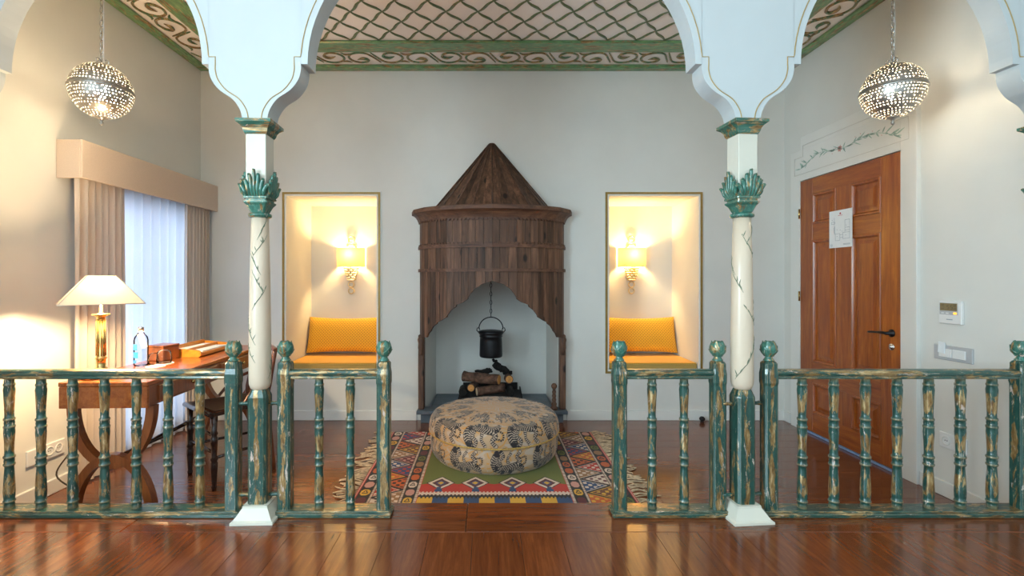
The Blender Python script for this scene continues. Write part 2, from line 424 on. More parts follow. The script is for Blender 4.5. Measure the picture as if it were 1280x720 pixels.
def catmull(P, n=6):
    P = [Vector(p) for p in P]; out = []
    for i in range(len(P)-1):
        a, b, c_, d = P[max(i-1,0)], P[i], P[i+1], P[min(i+2,len(P)-1)]
        for k in range(n):
            t = k/n
            out.append(0.5*((2*b)+(c_-a)*t+(2*a-5*b+4*c_-d)*t*t+(3*b-a-3*c_+d)*t**3))
    out.append(P[-1]); return out
def struct(o): o['kind'] = 'structure'; return o
def wall_holes(u0, u1, z0, z1, holes):
    us = sorted({u0, u1, *[h[0] for h in holes], *[h[1] for h in holes]}); zs = sorted({z0, z1, *[h[2] for h in holes], *[h[3] for h in holes]})
    for i in range(len(us)-1):
        for k in range(len(zs)-1):
            cu, cz = (us[i]+us[i+1])/2, (zs[k]+zs[k+1])/2
            if not any(h[0] < cu < h[1] and h[2] < cz < h[3] for h in holes): yield us[i], us[i+1], zs[k], zs[k+1]

# ================================================================== THE SETTING
# ---- lower floor with boards along x
fl = struct(MB().box(((XL+XR)/2, (2.26+YB)/2, -0.035), (XR-XL, YB-2.26, 0.05)).build('floor', 'gap'))
def board_mesh(sx, sy, h, bev=0.0008):
    return MB().box((0,0,-h/2), (sx-0.0008, sy-0.0008, h), bev).mesh('floor_board')
rows = 14; bw = (YB-2.30)/rows
for r in range(rows):
    x = XL; first = True
    while x < XR-1e-4:
        ln = (0.9+random.random()*1.6) if first else 2.2+random.random()*0.6
        first = False
        x1 = min(XR, x+ln)
        if XR-x1 < 0.3: x1 = XR
        me = board_mesh(x1-x, bw, 0.012); obj('floor_board', me, 'floor', fl, ((x+x1)/2, 2.30+(r+0.5)*bw, 0))
        x = x1
# ---- raised platform
pf = struct(MB().box(((XL+XR)/2, (YREAR+2.285)/2, 0.075), (XR-XL, 2.285-YREAR, 0.15)).build('floor_platform', 'gap'))
x = XL; i = 0
wd = [0.185,0.20,0.17,0.21,0.19,0.18]
while x < XR-1e-4:
    x1 = min(XR, x+wd[i % 6]); i += 1
    if XR-x1 < 0.08: x1 = XR
    obj('floor_board', board_mesh(x1-x, 2.03-YREAR, 0.02), 'floory', pf, ((x+x1)/2, (YREAR+2.03)/2, PLAT)); x = x1
for x0, x1 in ((XL, -1.55), (-1.55, -0.085), (-0.085, 1.7), (1.7, XR)):
    obj('threshold_board', board_mesh(x1-x0, 0.27, 0.03, 0.004), 'floorx', pf, ((x0+x1)/2, 2.165, PLAT))
# ---- back wall with two niches and the hearth recess
NL, NR = (-1.754, -0.958), (1.085, 1.874)
NZ0, NZ1, ND = 0.444, 1.973, 0.605
mb = MB()
for a, b, z0, z1 in wall_holes(XL-0.1, XR+0.1, 0, ZC, [(NL[0],NL[1],NZ0,NZ1), (NR[0],NR[1],NZ0,NZ1), (0.055-0.585,0.055+0.585,0.0,1.6)]):
    mb.box(((a+b)/2, YB+ND/2, (z0+z1)/2), (b-a, ND, z1-z0))
mb.box(((XL+XR)/2, YB+ND+0.05, ZC/2), (XR-XL+0.2, 0.1, ZC))
mb.prism([(0.055-0.585,YB+0.48),(0.055+0.585,YB+0.48),(0.055+0.585,YB+ND),(0.055-0.585,YB+ND)], 0, 1.6, 'xy')
mb.prism([(0.055-0.585,YB),(0.055-0.54,YB+0.48),(0.055-0.585,YB+0.48)], 0, 1.6, 'xy')
mb.prism([(0.055+0.585,YB),(0.055+0.585,YB+0.48),(0.055+0.54,YB+0.48)], 0, 1.6, 'xy')
wb = struct(mb.build('wall_back', 'wall'))
# ---- left wall with window opening
WY0, WY1, WZ0, WZ1 = 3.02, 4.08, 0.12, 1.80
mb = MB()
for a, b, z0, z1 in wall_holes(YREAR, YB, 0, ZC, [(WY0, WY1, WZ0, WZ1), (-1.15, 0.35, 0.85, 2.55)]):
    mb.box((XL-0.1, (a+b)/2, (z0+z1)/2), (0.2, b-a, z1-z0))
wl = struct(mb.build('wall_left', 'wall'))
wr = struct(MB().box((XR+0.1, (YREAR+YB)/2, ZC/2), (0.2, YB-YREAR, ZC)).build('wall_right', 'wall'))
mb = MB()
RW = [(-1.95,-0.45,0.9,2.6), (0.6,2.1,0.9,2.6)]
for a, b, z0, z1 in wall_holes(XL-0.2, XR+0.2, 0, ZC, RW):
    mb.box(((a+b)/2, YREAR-0.05, (z0+z1)/2), (b-a, 0.1, z1-z0))
struct(mb.build('wall_rear', 'wall'))
def window(name, fr, parent_mat='winframe'):
    return fr
# window in the left wall: frame, mullion, panes
wn = bpy.data.objects.new('window_1', None); C.objects.link(wn); wn.location = (XL-0.12, (WY0+WY1)/2, WZ0); struct(wn)
wh, ww = WZ1-WZ0, WY1-WY0
mb = MB()
for y in (-ww/2+0.025, ww/2-0.025): mb.box((0, y, wh/2), (0.06, 0.05, wh))
for z in (0.025, wh-0.025): mb.box((0, 0, z), (0.06, ww-0.1, 0.05))
mb.build('window_frame', 'winframe', wn)
MB().box((0, 0, wh/2), (0.05, 0.06, wh-0.1)).build('mullion', 'winframe', wn)
for z in (0.55, 1.1): MB().box((0, 0, z), (0.035, ww-0.1, 0.03)).build('glazing_bar', 'winframe', wn)
for y in (-1, 1): MB().box((0, y*(ww/4-0.002), wh/2), (0.004, ww/2-0.085, wh-0.1)).build('pane', 'glassclear', wn)
for k, (a, b, z0, z1) in enumerate(RW):
    wn = bpy.data.objects.new('window_%d' % (k+2), None); C.objects.link(wn); wn.location = ((a+b)/2, YREAR-0.05, z0); struct(wn)
    mb = MB()
    for x in (-0.725, 0, 0.725): mb.box((x, 0, 0.85), (0.05, 0.06, 1.7))
    for z in (0.025, 1.675): mb.box((0, 0, z), (1.5, 0.06, 0.05))
    mb.build('window_frame', 'winframe', wn)
wn = bpy.data.objects.new('window_4', None); C.objects.link(wn); wn.location = (XL-0.12, -0.4, 0.85); struct(wn)
mb = MB()
for y in (-0.725, 0, 0.725): mb.box((0, y, 0.85), (0.06, 0.05, 1.7))
for z in (0.025, 1.675): mb.box((0, 0, z), (0.06, 1.5, 0.05))
mb.build('window_frame', 'winframe', wn)
# ---- ceiling with border, scrolls and lattice
ce = struct(MB().box(((XL+XR)/2, (YREAR+YB)/2, ZC+0.05), (XR-XL+0.2, YB-YREAR+0.2, 0.1)).build('ceiling', 'ceil'))
YA1 = YA+0.05
def strip(name, x0, x1, y0, y1, h, mat):
    return MB().box(((x0+x1)/2, (y0+y1)/2, ZC-h/2), (x1-x0, y1-y0, h), 0.008).build(name, mat, ce)
strip('border_moulding', XL, XR, YB-0.08, YB, 0.03, 'grnc')
strip('border_moulding', XL, XL+0.08, YA1, YB-0.08, 0.03, 'grny')
strip('border_moulding', XR-0.08, XR, YA1, YB-0.08, 0.03, 'grny')
strip('border_bar', XL+0.33, XR-0.33, YB-0.50, YB-0.33, 0.022, 'grnc')
strip('border_bar', XL+0.33, XL+0.50, YA1, YB-0.50, 0.022, 'grny')
strip('border_bar', XR-0.50, XR-0.33, YA1, YB-0.50, 0.022, 'grny')
mb = MB()
sp = catmull([(-0.135,-0.088,0),(-0.105,-0.02,0),(-0.06,0.065,0),(0.0,0.088,0),(0.065,0.06,0),(0.092,0.0,0),(0.07,-0.06,0),(0.015,-0.085,0),(-0.035,-0.065,0),(-0.045,-0.025,0),(-0.015,0.0,0),(0.012,-0.012,0)], 5)
n = len(sp); mb.tube(sp, [0.0035+0.0062*math.sin(PI*(i/n)**0.8)**0.6 for i in range(n)], 6, 0.8, up=(0,0,1))
mb.tube(catmull([(0.015,-0.085,0),(-0.03,-0.07,-0.004),(-0.05,-0.03,-0.006),(-0.01,-0.005,-0.006),(0.035,-0.03,-0.004)], 4), [0.003,0.006,0.008,0.009,0.010,0.010,0.010,0.010,0.011,0.013,0.015,0.016,0.015,0.013,0.010,0.006,0.003][:17], 6, 0.6, up=(0,0,1))
mb.tube(catmull([(0.05,0.075,0),(0.10,0.06,-0.003),(0.135,0.085,0)], 5), [0.003+0.006*math.sin(PI*i/10) for i in range(11)], 6, 0.7, up=(0,0,1))
scr = mb.mesh('scroll_ornament')
def scrolls(p0, p1, ang, n):
    for i in range(n):
        t = (i+0.5)/n; flip = i % 2
        o = obj('scroll_ornament', scr, 'scroll', ce, (p0[0]+(p1[0]-p0[0])*t, p0[1]+(p1[1]-p0[1])*t, ZC-0.004))
        o.rotation_euler = (PI if flip else 0, 0, ang)
        o.rotation_euler = (0, 0, ang+(PI if flip else 0))
        o.scale = (1.10, 1.0, 1)
yb = YB-0.205
scrolls((XL+0.12, yb), (XR-0.12, yb), 0, 20)
scrolls((XL+0.205, YA1+0.02), (XL+0.205, YB-0.36), PI/2, 7)
scrolls((XR-0.205, YB-0.36), (XR-0.205, YA1+0.02), -PI/2, 7)
LX0, LX1, LY0, LY1 = XL+0.50, XR-0.50, YA1, YB-0.50
px_, py_ = 0.1108, 0.131
for sgn in (-1, 1):
    for k in range(-14, 32):
        xs = 0.056+(k-9)*0.2216; pts = []; rad = []
        j = 0
        while True:
            xa, ya = xs+sgn*j*px_, LY1-j*py_
            if ya < LY0-py_ or j > 14: break
            for q in range(6):
                t = q/6; X = xa+sgn*px_*t; Y = ya-py_*t
                off = 0.006*math.sin(2*PI*t)
                X2, Y2 = X+off*0.76, Y+off*0.65*sgn
                if LX0 < X2 < LX1 and LY0 < Y2 < LY1+0.001:
                    pts.append((X2, Y2, ZC-0.002)); rad.append(0.0055+0.0065*math.sin(PI*t))
            j += 1
        if len(pts) > 3: MB().tube(pts, rad, 6, 0.7, up=(0,0,1)).build('lattice_strand', 'rope', ce)
# ---- baseboards
def bb(name, c, d): return struct(MB().box(c, d, 0.004).build(name, 'white'))
bbk = struct(MB().box(((XL+0.055-0.66)/2, YB-0.008, 0.043), (0.055-0.66-XL, 0.016, 0.086), 0.003).box(((XR+0.055+0.66)/2, YB-0.008, 0.043), (XR-0.055-0.66, 0.016, 0.086), 0.003).build('baseboard_back', 'white'))
bb('baseboard_left', (XL+0.008, (2.29+YB)/2, 0.043), (0.016, YB-2.29-0.02, 0.086))
struct(MB().box((XR-0.008, (2.29+2.895)/2, 0.043), (0.016, 2.895-2.29, 0.086), 0.003).build('baseboard_right', 'white'))
struct(MB().box((XR-0.008, (4.12+YB)/2, 0.043), (0.016, YB-4.12-0.02, 0.086), 0.003).build('baseboard_right', 'white'))

# ---- arcade: spandrel wall with three scalloped arches
S = 2.125/600
CX = [-2.430, -1.022, 1.162, 2.568]
ZSP = 1.948
low = catmull([(15.5,149,0),(18.5,137,0),(28,123.5,0),(44,112.5,0),(54,100,0),(57.5,88,0),(57.5,80,0)], 5)
def half_profile(halfpx, b):
    P = [(p.x*S, 1.24+(349-p.y)*S) for p in low]
    P.append((66*S, P[-1][1]))
    zs = P[-1][1]; a = halfpx*S-66*S; bb_ = b*S; n = 22
    for i in range(1, n+1):
        t = PI/2*i/n; P.append((halfpx*S-a*math.cos(t), zs+bb_*math.sin(t)))
    return P
def arch_profile(c0, c1, b):
    h = (c1-c0)/2; P = half_profile(h/S, b)
    return [(c0+x, z) for x, z in P]+[(c1-x, z) for x, z in P[-2::-1]]
PR = [arch_profile(CX[0], CX[1], 151), arch_profile(CX[1], CX[2], 198), arch_profile(CX[2], CX[3], 151)]
line = [(XL, ZSP), (CX[0]+15.5*S, ZSP)]+PR[0]+PR[1]+PR[2]+[(XR, ZSP)]
y0, y1 = YA-0.05, YA+0.05
mb = MB(); V = []; F = []
for (x, z) in line: V += [(x, y0, z), (x, y1, z), (x, y0, ZC), (x, y1, ZC)]
for i in range(len(line)-1):
    a, b = i*4, i*4+4
    if line[i+1][0]-line[i][0] > 1e-7: F += [(a, b, b+2, a+2), (a+1, a+3, b+3, b+1)]
    F.append((a, a+1, b+1, b))
mb.add(V, F)
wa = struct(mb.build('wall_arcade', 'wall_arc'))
def inset(P, d):
    out = []
    for i in range(len(P)):
        a, b = Vector((*P[max(i-1,0)],)), Vector((*P[min(i+1,len(P)-1)],))
        t = (b-a); t.normalize(); out.append((P[i][0]-t.y*d, P[i][1]+t.x*d))
    return out
for k, b in ((0,151),(1,198),(2,151)):
    h = (CX[k+1]-CX[k])/2; hp = half_profile(h/S, b)
    # gold line keeps clear of the edge, with its own square step
    lo = [(p.x*S-8*S*min(1, 0.9+0.1*i/10), 1.24+(349-p.y)*S+ (0 if i else 0)) for i, p in enumerate(low)]
    lo = [(x-0.001, z) for x, z in lo if z < 1.24+(349-74)*S]
    zst = 1.24+(349-71)*S
    lo.append((lo[-1][0], zst)); lo.append((lo[-1][0]+8*S, zst))
    up_ = inset(hp[len(low):], 0.030)
    half = lo+[q for q in up_ if q[1] > zst+0.004]
    full = [(CX[k]+x, z) for x, z in half]+[(CX[k+1]-x, z) for x, z in half[::-1]]
    MB().tube([(x, y0-0.0005, z) for x, z in full], 0.0026, 5, 1, up=(0,1,0)).build('gold_line', 'goldline', wa)

# ================================================================== COLUMNS
def make_column(label, loc, rz, dowels):
    t = thing('carved_column', label, 'column', loc, rz, 'columns of the arcade')
    H = lambda z: z-PLAT
    # base
    mb = MB(); sq = math.sqrt(2)
    mb.lathe([(0.092*sq,0),(0.092*sq,0.010),(0.082*sq,0.016),(0.055*sq,0.058),(0.054*sq,0.067)], 4, rot=PI/4, smooth=False)
    mb.build('base', 'cream', t)
    # octagonal lower post with chamfers
    mb = MB(); a, c = 0.041, 0.010
    oc = lambda a, c: [(-a+c,-a),(a-c,-a),(a,-a+c),(a,a-c),(a-c,a),(-a+c,a),(-a,a-c),(-a,-a+c)]
    lv = [(0.067,a,c),(0.540,a,c),(0.545,a-0.001,c),(0.575,0.030,0.010)]
    V = []; F = []
    for z, aa, cc in lv: V += [(x,y,z) for x,y in oc(aa,cc)]
    for k in range(len(lv)-1):
        for i in range(8): F.append((k*8+i, k*8+(i+1)%8, k*8+8+(i+1)%8, k*8+8+i))
    F += [tuple(range(7,-1,-1)), tuple(range(24,32))]
    mb.add(V, F); mb.build('lower_post', 'grn', t)
    # round painted shaft
    pr = [(0.030,0.573),(0.040,0.580),(0.0465,0.600),(0.0475,0.64),(0.047,0.8),(0.043,1.1),(0.037,1.346)]
    sh = MB().lathe(pr, 24).build('shaft', 'bisque', t)
    R = lambda z: np.interp(z, [p[1] for p in pr], [p[0] for p in pr])
    mb = MB(); rr = random.Random(hash(label) % 1000 if False else int(loc[0]*100)+500)
    for q in range(9):
        z = 0.62+q*0.078; a = rr.uniform(-PI/2-1.3, -PI/2+1.3); d = rr.choice((-1,1)); ln = rr.uniform(1.1,1.8)
        P = []
        for i in range(9):
            u = i/8; zz = z+u*rr.uniform(0.095,0.105); aa = a+d*u*ln; P.append((R(zz)*math.cos(aa), R(zz)*math.sin(aa), zz))
        mb.tube(P, [0.0006+0.0014*math.sin(PI*i/8) for i in range(9)], 5)
        for lf in range(5):
            u = rr.uniform(0.1,1); zz = z+u*0.1; aa = a+d*u*ln; da, dz = rr.uniform(-0.35,0.35), rr.uniform(0.008,0.028)
            Q = [(R(zz+dz*i/4)*math.cos(aa+da*i/4), R(zz+dz*i/4)*math.sin(aa+da*i/4), zz+dz*i/4) for i in range(5)]
            mb.tube(Q, [0.0005,0.0018,0.0022,0.0014,0.0004], 5)
    mb.build('painted_vine', 'vine', sh)
    # ring, inverted pyramid, fillets
    mb = MB().lathe([(0.037,1.346),(0.048,1.350),(0.051,1.357),(0.048,1.365),(0.038,1.368)], 24); mb.build('neck_ring', 'leafcap', t)
    mb = MB()
    lv = [(1.366,0.030,0.010),(1.372,0.033,0.008),(1.400,0.044,0.006),(1.412,0.053,0.004),(1.418,0.053,0.004),(1.420,0.046,0.004),(1.428,0.046,0.004),(1.430,0.054,0.004),(1.438,0.054,0.004),(1.441,0.048,0.004)]
    V = []; F = []
    for z, aa, cc in lv: V += [(x,y,z) for x,y in oc(aa,cc)]
    for k in range(len(lv)-1):
        for i in range(8): F.append((k*8+i, k*8+(i+1)%8, k*8+8+(i+1)%8, k*8+8+i))
    F += [tuple(range(7,-1,-1)), tuple(range(len(V)-8,len(V)))]
    mb.add(V, F); mb.build('capital_block', 'leafcap', t)
    # acanthus leaves: ribs fanning out on every side
    for side in range(4):
        mb = MB(); mt = Matrix.Rotation(side*PI/2, 4, 'Z')
        hh = [0.048,0.070,0.092,0.112,0.092,0.070,0.048]
        for i in range(7):
            u = (i-3)/3; x0_, x1_ = u*0.036, u*0.060; h = hh[i]
            P = catmull([(x0_, -0.046, 1.438), (x0_*1.15, -0.060, 1.438+h*0.35), ((x0_+x1_)/2, -0.061, 1.438+h*0.7), (x1_, -0.058-0.008*(1-abs(u)*0.3), 1.438+h), (x1_*1.02, -0.068, 1.438+h*1.0)], 4)
            m_ = len(P); mb.tube(P, [0.0065+0.0028*math.sin(PI*min(1,j/(m_-1)*1.05)) for j in range(m_)], 7, 0.9, mtx=mt)
        mb.box((0,-0.046,1.462), (0.088,0.012,0.045), 0.004, mt)
        mb.build('acanthus_leaf', 'leafcap', t)
    MB().box((0,0,(1.44+1.722)/2), (0.088,0.088,1.722-1.44), 0.002).build('upper_post', 'cream', t)
    # abacus
    lv = [(1.715,0.046),(1.722,0.050),(1.727,0.052),(1.740,0.055),(1.752,0.063),(1.760,0.073),(1.763,0.077),(1.776,0.077)]
    mb = MB().lathe([(a*sq, z) for z, a in lv], 4, rot=PI/4, smooth=False); mb.build('abacus', 'cap', t)
    for sgn in dowels:
        for z in (0.508, 0.096):
            mb = MB().tube([(sgn*0.036,0,z),(sgn*0.050,0,z),(sgn*0.056,0,z),(sgn*0.062,0,z),(sgn*0.074,0,z),(sgn*0.080,0,z),(sgn*0.084,0,z),(sgn*0.092,0,z)], [0.008,0.008,0.011,0.008,0.008,0.011,0.008,0.008], 10)
            mb.build('dowel', 'grnx', t)
    return t
make_column('slender cream and green column with acanthus capital, next to the writing desk', (CX[1], YA, PLAT), math.radians(2), (-1, 1))
make_column('slender cream and green column with acanthus capital, in front of the wall beside the door', (CX[2], YA, PLAT), math.radians(5), (-1, 1))
make_column('cream and green wall column against the right wall with the thermostat', (CX[3], YA, PLAT), 0, ())
make_column('cream and green wall column against the left wall beside the lamp', (CX[0], YA, PLAT), 0, ())

# ================================================================== BALUSTRADES
YRl = 2.19
HB = [(0.010,0),(0.0205,0.000),(0.0195,0.018),(0.0185,0.026),(0.0225,0.030),(0.0225,0.036),(0.0190,0.039),(0.0205,0.052),(0.0215,0.075),(0.0200,0.120),(0.0170,0.175),(0.0165,0.190),
      (0.0215,0.196),(0.0215,0.203),(0.0180,0.206),(0.0195,0.216),(0.0180,0.226),(0.0220,0.230),(0.0220,0.237),(0.0175,0.241),(0.0165,0.255),(0.0180,0.300),(0.0205,0.345),(0.0195,0.362),
      (0.0215,0.368),(0.0215,0.375),(0.0180,0.378),(0.0195,0.388),(0.0180,0.398),(0.0215,0.402),(0.0215,0.409),(0.0170,0.413),(0.0165,0.430),(0.0190,0.490),(0.0215,0.540),(0.0190,0.556),(0.0215,0.560),(0.0215,0.566),(0.0185,0.570),(0.0180,0.592)]
bal_me = MB().lathe(HB, 16).mesh('baluster')
def newel_mesh():
    mb = MB(); a, c = 0.029, 0.007
    oc = lambda a, c: [(-a+c,-a),(a-c,-a),(a,-a+c),(a,a-c),(a-c,a),(-a+c,a),(-a,a-c),(-a,-a+c)]
    lv = [(0,a,c),(0.560,a,c),(0.572,a+0.002,c),(0.612,a+0.002,c),(0.636,a-0.001,c),(0.658,a-0.001,c),(0.666,a-0.005,0.008),(0.670,0.018,0.007)]
    V = []; F = []
    for z, aa, cc in lv: V += [(x,y,z) for x,y in oc(aa,cc)]
    for k in range(len(lv)-1):
        for i in range(8): F.append((k*8+i, k*8+(i+1)%8, k*8+8+(i+1)%8, k*8+8+i))
    F += [tuple(range(7,-1,-1)), tuple(range(len(V)-8,len(V)))]
    return mb.add(V, F).mesh('newel_post')
def bud_mesh():
    pr = [(0.020,0),(0.024,0.005),(0.018,0.011),(0.0150,0.019),(0.0175,0.026),(0.0250,0.036),(0.0295,0.048),(0.0302,0.060),(0.0280,0.073),(0.0225,0.084),(0.015,0.091),(0.0,0.092)]
    mb = MB().lathe(pr, 20)
    rad = lambda z: float(np.interp(z, [p[1] for p in pr], [p[0] for p in pr]))
    for tier, (n, z, h, wd) in enumerate(((5,0.050,0.042,0.0215),(5,0.036,0.036,0.0215),(5,0.022,0.032,0.0190))):
        for i in range(n):
            a = 2*PI*(i+0.5*tier)/n+0.3; V = []; F = []; K_ = 8
            for k in range(K_+1):
                u = k/K_; zz = z+h*u; r = rad(min(zz,0.086))+0.0012*tier
                w_ = wd*(math.sin(PI*min(1,0.25+0.62*u))**0.7 if u < 0.45 else max(0.02,(1-u)/0.55)**0.75)/max(0.020, r)
                for q, e in ((-1,0.0),(-0.8,0.0026),(-0.4,0.0016),(0,0.0030),(0.4,0.0016),(0.8,0.0026),(1,0.0)):
                    rr_ = r+e+0.0035*u*u; V.append((rr_*math.cos(a+q*w_), rr_*math.sin(a+q*w_), zz))
            for k in range(K_):
                for q in range(6): F.append((k*7+q, k*7+q+1, k*7+q+8, k*7+q+7))
            mb.add(V, F, True)
    return mb.mesh('bud_finial')
new_me, bud_me = newel_mesh(), bud_mesh()
def balustrade(label, x0, x1, newels, bals):
    xc = (x0+x1)/2
    t = thing('balustrade', label, 'railing', (xc, YRl, PLAT), 0, 'railing sections of the arcade')
    mb = MB(); L_ = x1-x0
    mb.box((0,0,0.010), (L_, 0.092, 0.020), 0.004); mb.box((0,0,0.024), (L_-0.012, 0.080, 0.010), 0.003)
    mb.build('plinth', 'grnx', t)
    n0, n1 = min(newels), max(newels)
    mb = MB()
    prof = [(-0.020,0.618),(0.020,0.618),(0.022,0.624),(0.020,0.630),(0.026,0.636),(0.028,0.646),(0.024,0.655),(0.012,0.660),(-0.012,0.660),(-0.024,0.655),(-0.028,0.646),(-0.026,0.636),(-0.020,0.630),(-0.022,0.624)]
    mb.prism(prof, (n0 if n0 > x0-0.1 else x0)-xc+0.027, n1-xc-0.027, 'yz')
    mb.build('top_rail', 'grnx', t)
    for x in newels:
        o = obj('newel_post', new_me, 'grn', t, (x-xc, 0, 0.029)); obj('bud_finial', bud_me, 'leafcap', o, (0,0,0.668))
    for x in bals: obj('baluster', bal_me, 'grnb', t, (x-xc, 0, 0.027))
balustrade('long green distressed railing in front of the writing desk', -2.345, -1.105, (-2.303, -1.15), [-1.303-0.145*k for k in range(7)])
balustrade('short green distressed railing section before the niche nearer the writing desk', -0.950, -0.425, (-0.9125, -0.4635), [-0.759, -0.617])
balustrade('short green distressed railing section before the niche nearer the door', 0.571, 1.096, (0.6096, 1.0585), [0.759, 0.905])
balustrade('long green distressed railing in front of the wooden door', 1.245, 2.485, (1.292, 2.442), [1.444+0.1443*k for k in range(7)])

# ================================================================== FIREPLACE
FX = 0.055
ft = thing('fireplace', 'dark wooden fireplace hood with conical top over a scalloped arch opening', 'fireplace', (FX, YB, 0))
def ell(a, b, th): return (a*math.sin(th), -b*math.cos(th))
NF = 10; TH = [(-90+18*i)*PI/180 for i in range(NF+1)]
ZCOR0, ZB1, ZB2 = 1.735, 1.510, 1.315
arch = [(0,351.1),(8,353.5),(15.9,356),(16,357.3),(23,361.5),(28.5,369),(31.2,374),(37,378),(45.4,381),(45.5,383.2),(52,388),(56,393.5),(57.5,396.3),(65,401),(69.4,403),(69.5,404.5),(74,408),(77,413),(80.5,417),(82.6,422)]
BA, BB = 0.635, 0.40
AXs, AZs = [], []
for dx, y in arch:
    Z = 4.0
    for _ in range(20):
        X = dx/600*Z; Z = YB-BB*math.sqrt(max(0, 1-min(1, X/BA)**2))
    AXs.append(X); AZs.append(1.24-(y-349)/600*Z)
def arch_z(x):
    return float(np.interp(abs(x), AXs+[BA], AZs+[AZs[-1]-0.01]))
def plank(p0, p1, zt, zb_fn, name='board', th=0.018, seg=1):
    # p0,p1 in plan; vertical board between zt and zb_fn(x)
    d = Vector((p1[0]-p0[0], p1[1]-p0[1])); nrm = Vector((d.y, -d.x)); nrm.normalize()
    if nrm.y > 0: nrm = -nrm
    V = []; F = []
    for i in range(seg+1):
        u = i/seg; q = (p0[0]+d.x*u, p0[1]+d.y*u); zb = zb_fn(q[0])
        V += [(q[0],q[1],zb),(q[0],q[1],zt),(q[0]-nrm.x*th,q[1]-nrm.y*th,zb),(q[0]-nrm.x*th,q[1]-nrm.y*th,zt)]
    for i in range(seg):
        a, b = i*4, i*4+4
        F += [(a,b,b+1,a+1),(a+2,a+3,b+3,b+2),(a,a+2,b+2,b),(a+1,b+1,b+3,a+3)]
    F += [(0,1,3,2),(seg*4,seg*4+2,seg*4+3,seg*4+1)]
    return MB().add(V, F)
for i in range(NF):
    e0, e1 = ell(BA,BB,TH[i]), ell(BA,BB,TH[i+1])
    ln = math.dist(e0, e1); nb = 3 if ln > 0.13 else 2
    cuts = [0]+[ (k+random.uniform(-0.16,0.16))/nb for k in range(1,nb)]+[1]
    for tier, (zt, zb) in enumerate(((ZCOR0, ZB1), (ZB1, ZB2), (ZB2, None))):
        cc = [0]+[min(0.95,max(0.05,c_+random.uniform(-0.04,0.04))) for c_ in cuts[1:-1]]+[1]
        for k in range(nb):
            u0, u1 = cc[k]+0.006, cc[k+1]-0.006; off = random.uniform(0, 0.005)
            P = [(e0[0]+(e1[0]-e0[0])*u, e0[1]+(e1[1]-e0[1])*u+off) for u in (u0, u1)]
            fn = (lambda x: arch_z(x)) if zb is None else (lambda x, z=zb: z)
            plank(P[0], P[1], zt, fn, seg=16 if zb is None else 1).build('hood_board', 'hood', ft)
def ring(a, b, z0, z1, proud, name, mat='hoodx', inner=0.012):
    mb = MB(); V = []; F = []
    for th in TH:
        o = ell(a+proud, b+proud, th); q = ell(a-inner, b-inner, th)
        V += [(o[0],o[1],z0),(o[0],o[1],z1),(q[0],q[1],z1),(q[0],q[1],z0)]
    for i in range(NF):
        A, B = i*4, i*4+4
        for k in range(4): F.append((A+k, B+k, B+(k+1)%4, A+(k+1)%4))
    F += [(0,1,2,3),(NF*4+3,NF*4+2,NF*4+1,NF*4)]
    mb.add(V, F); return mb.build(name, mat, ft)
ring(BA, BB, ZB1-0.014, ZB1+0.012, 0.014, 'hood_band')
ring(BA, BB, ZB2-0.014, ZB2+0.012, 0.014, 'hood_band')
# scalloped edging strips
for zz, cnt in ((ZCOR0-0.004, 56), (ZB1+0.016, 56)):
    mb = MB()
    for i in range(cnt):
        th = -PI/2+PI*(i+0.5)/cnt
        k = min(NF-1, int((th+PI/2)/(PI/NF))); f = ((th+PI/2)-k*PI/NF)/(PI/NF)
        e0, e1 = ell(BA+0.004,BB+0.004,TH[k]), ell(BA+0.004,BB+0.004,TH[k+1])
        x, y = e0[0]+(e1[0]-e0[0])*f, e0[1]+(e1[1]-e0[1])*f; ang = math.atan2(e1[1]-e0[1], e1[0]-e0[0])
        w_ = math.dist(e0,e1)*NF/cnt*0.5
        mb.lathe([(w_*0.95,-0.006),(w_*0.95,0.006)], 8, mtx=Matrix.Translation((x,y,zz)) @ Matrix.Rotation(ang,4,'Z') @ Matrix.Rotation(PI/2,4,'X'), smooth=False)
    mb.build('scalloped_edging', 'hoodx', ft)
# cornice
mb = MB(); prof = [(0.0,ZCOR0),(0.012,ZCOR0),(0.020,ZCOR0+0.020),(0.034,ZCOR0+0.042),(0.052,ZCOR0+0.056),(0.070,ZCOR0+0.062),(0.070,ZCOR0+0.092),(0.060,ZCOR0+0.098),(-0.16,ZCOR0+0.098),(-0.16,ZCOR0)]
V = []; F = []; m_ = len(prof)
for th in TH:
    for d, z in prof:
        e = ell(BA+d, BB+d, th); V.append((e[0], e[1], z))
for i in range(NF):
    for k in range(m_): F.append((i*m_+k, i*m_+m_+k, i*m_+m_+(k+1)%m_, i*m_+(k+1)%m_))
F += [tuple(range(m_)), tuple(range(NF*m_+m_-1, NF*m_-1, -1))]
mb.add(V, F).build('cornice', 'hoodx', ft)
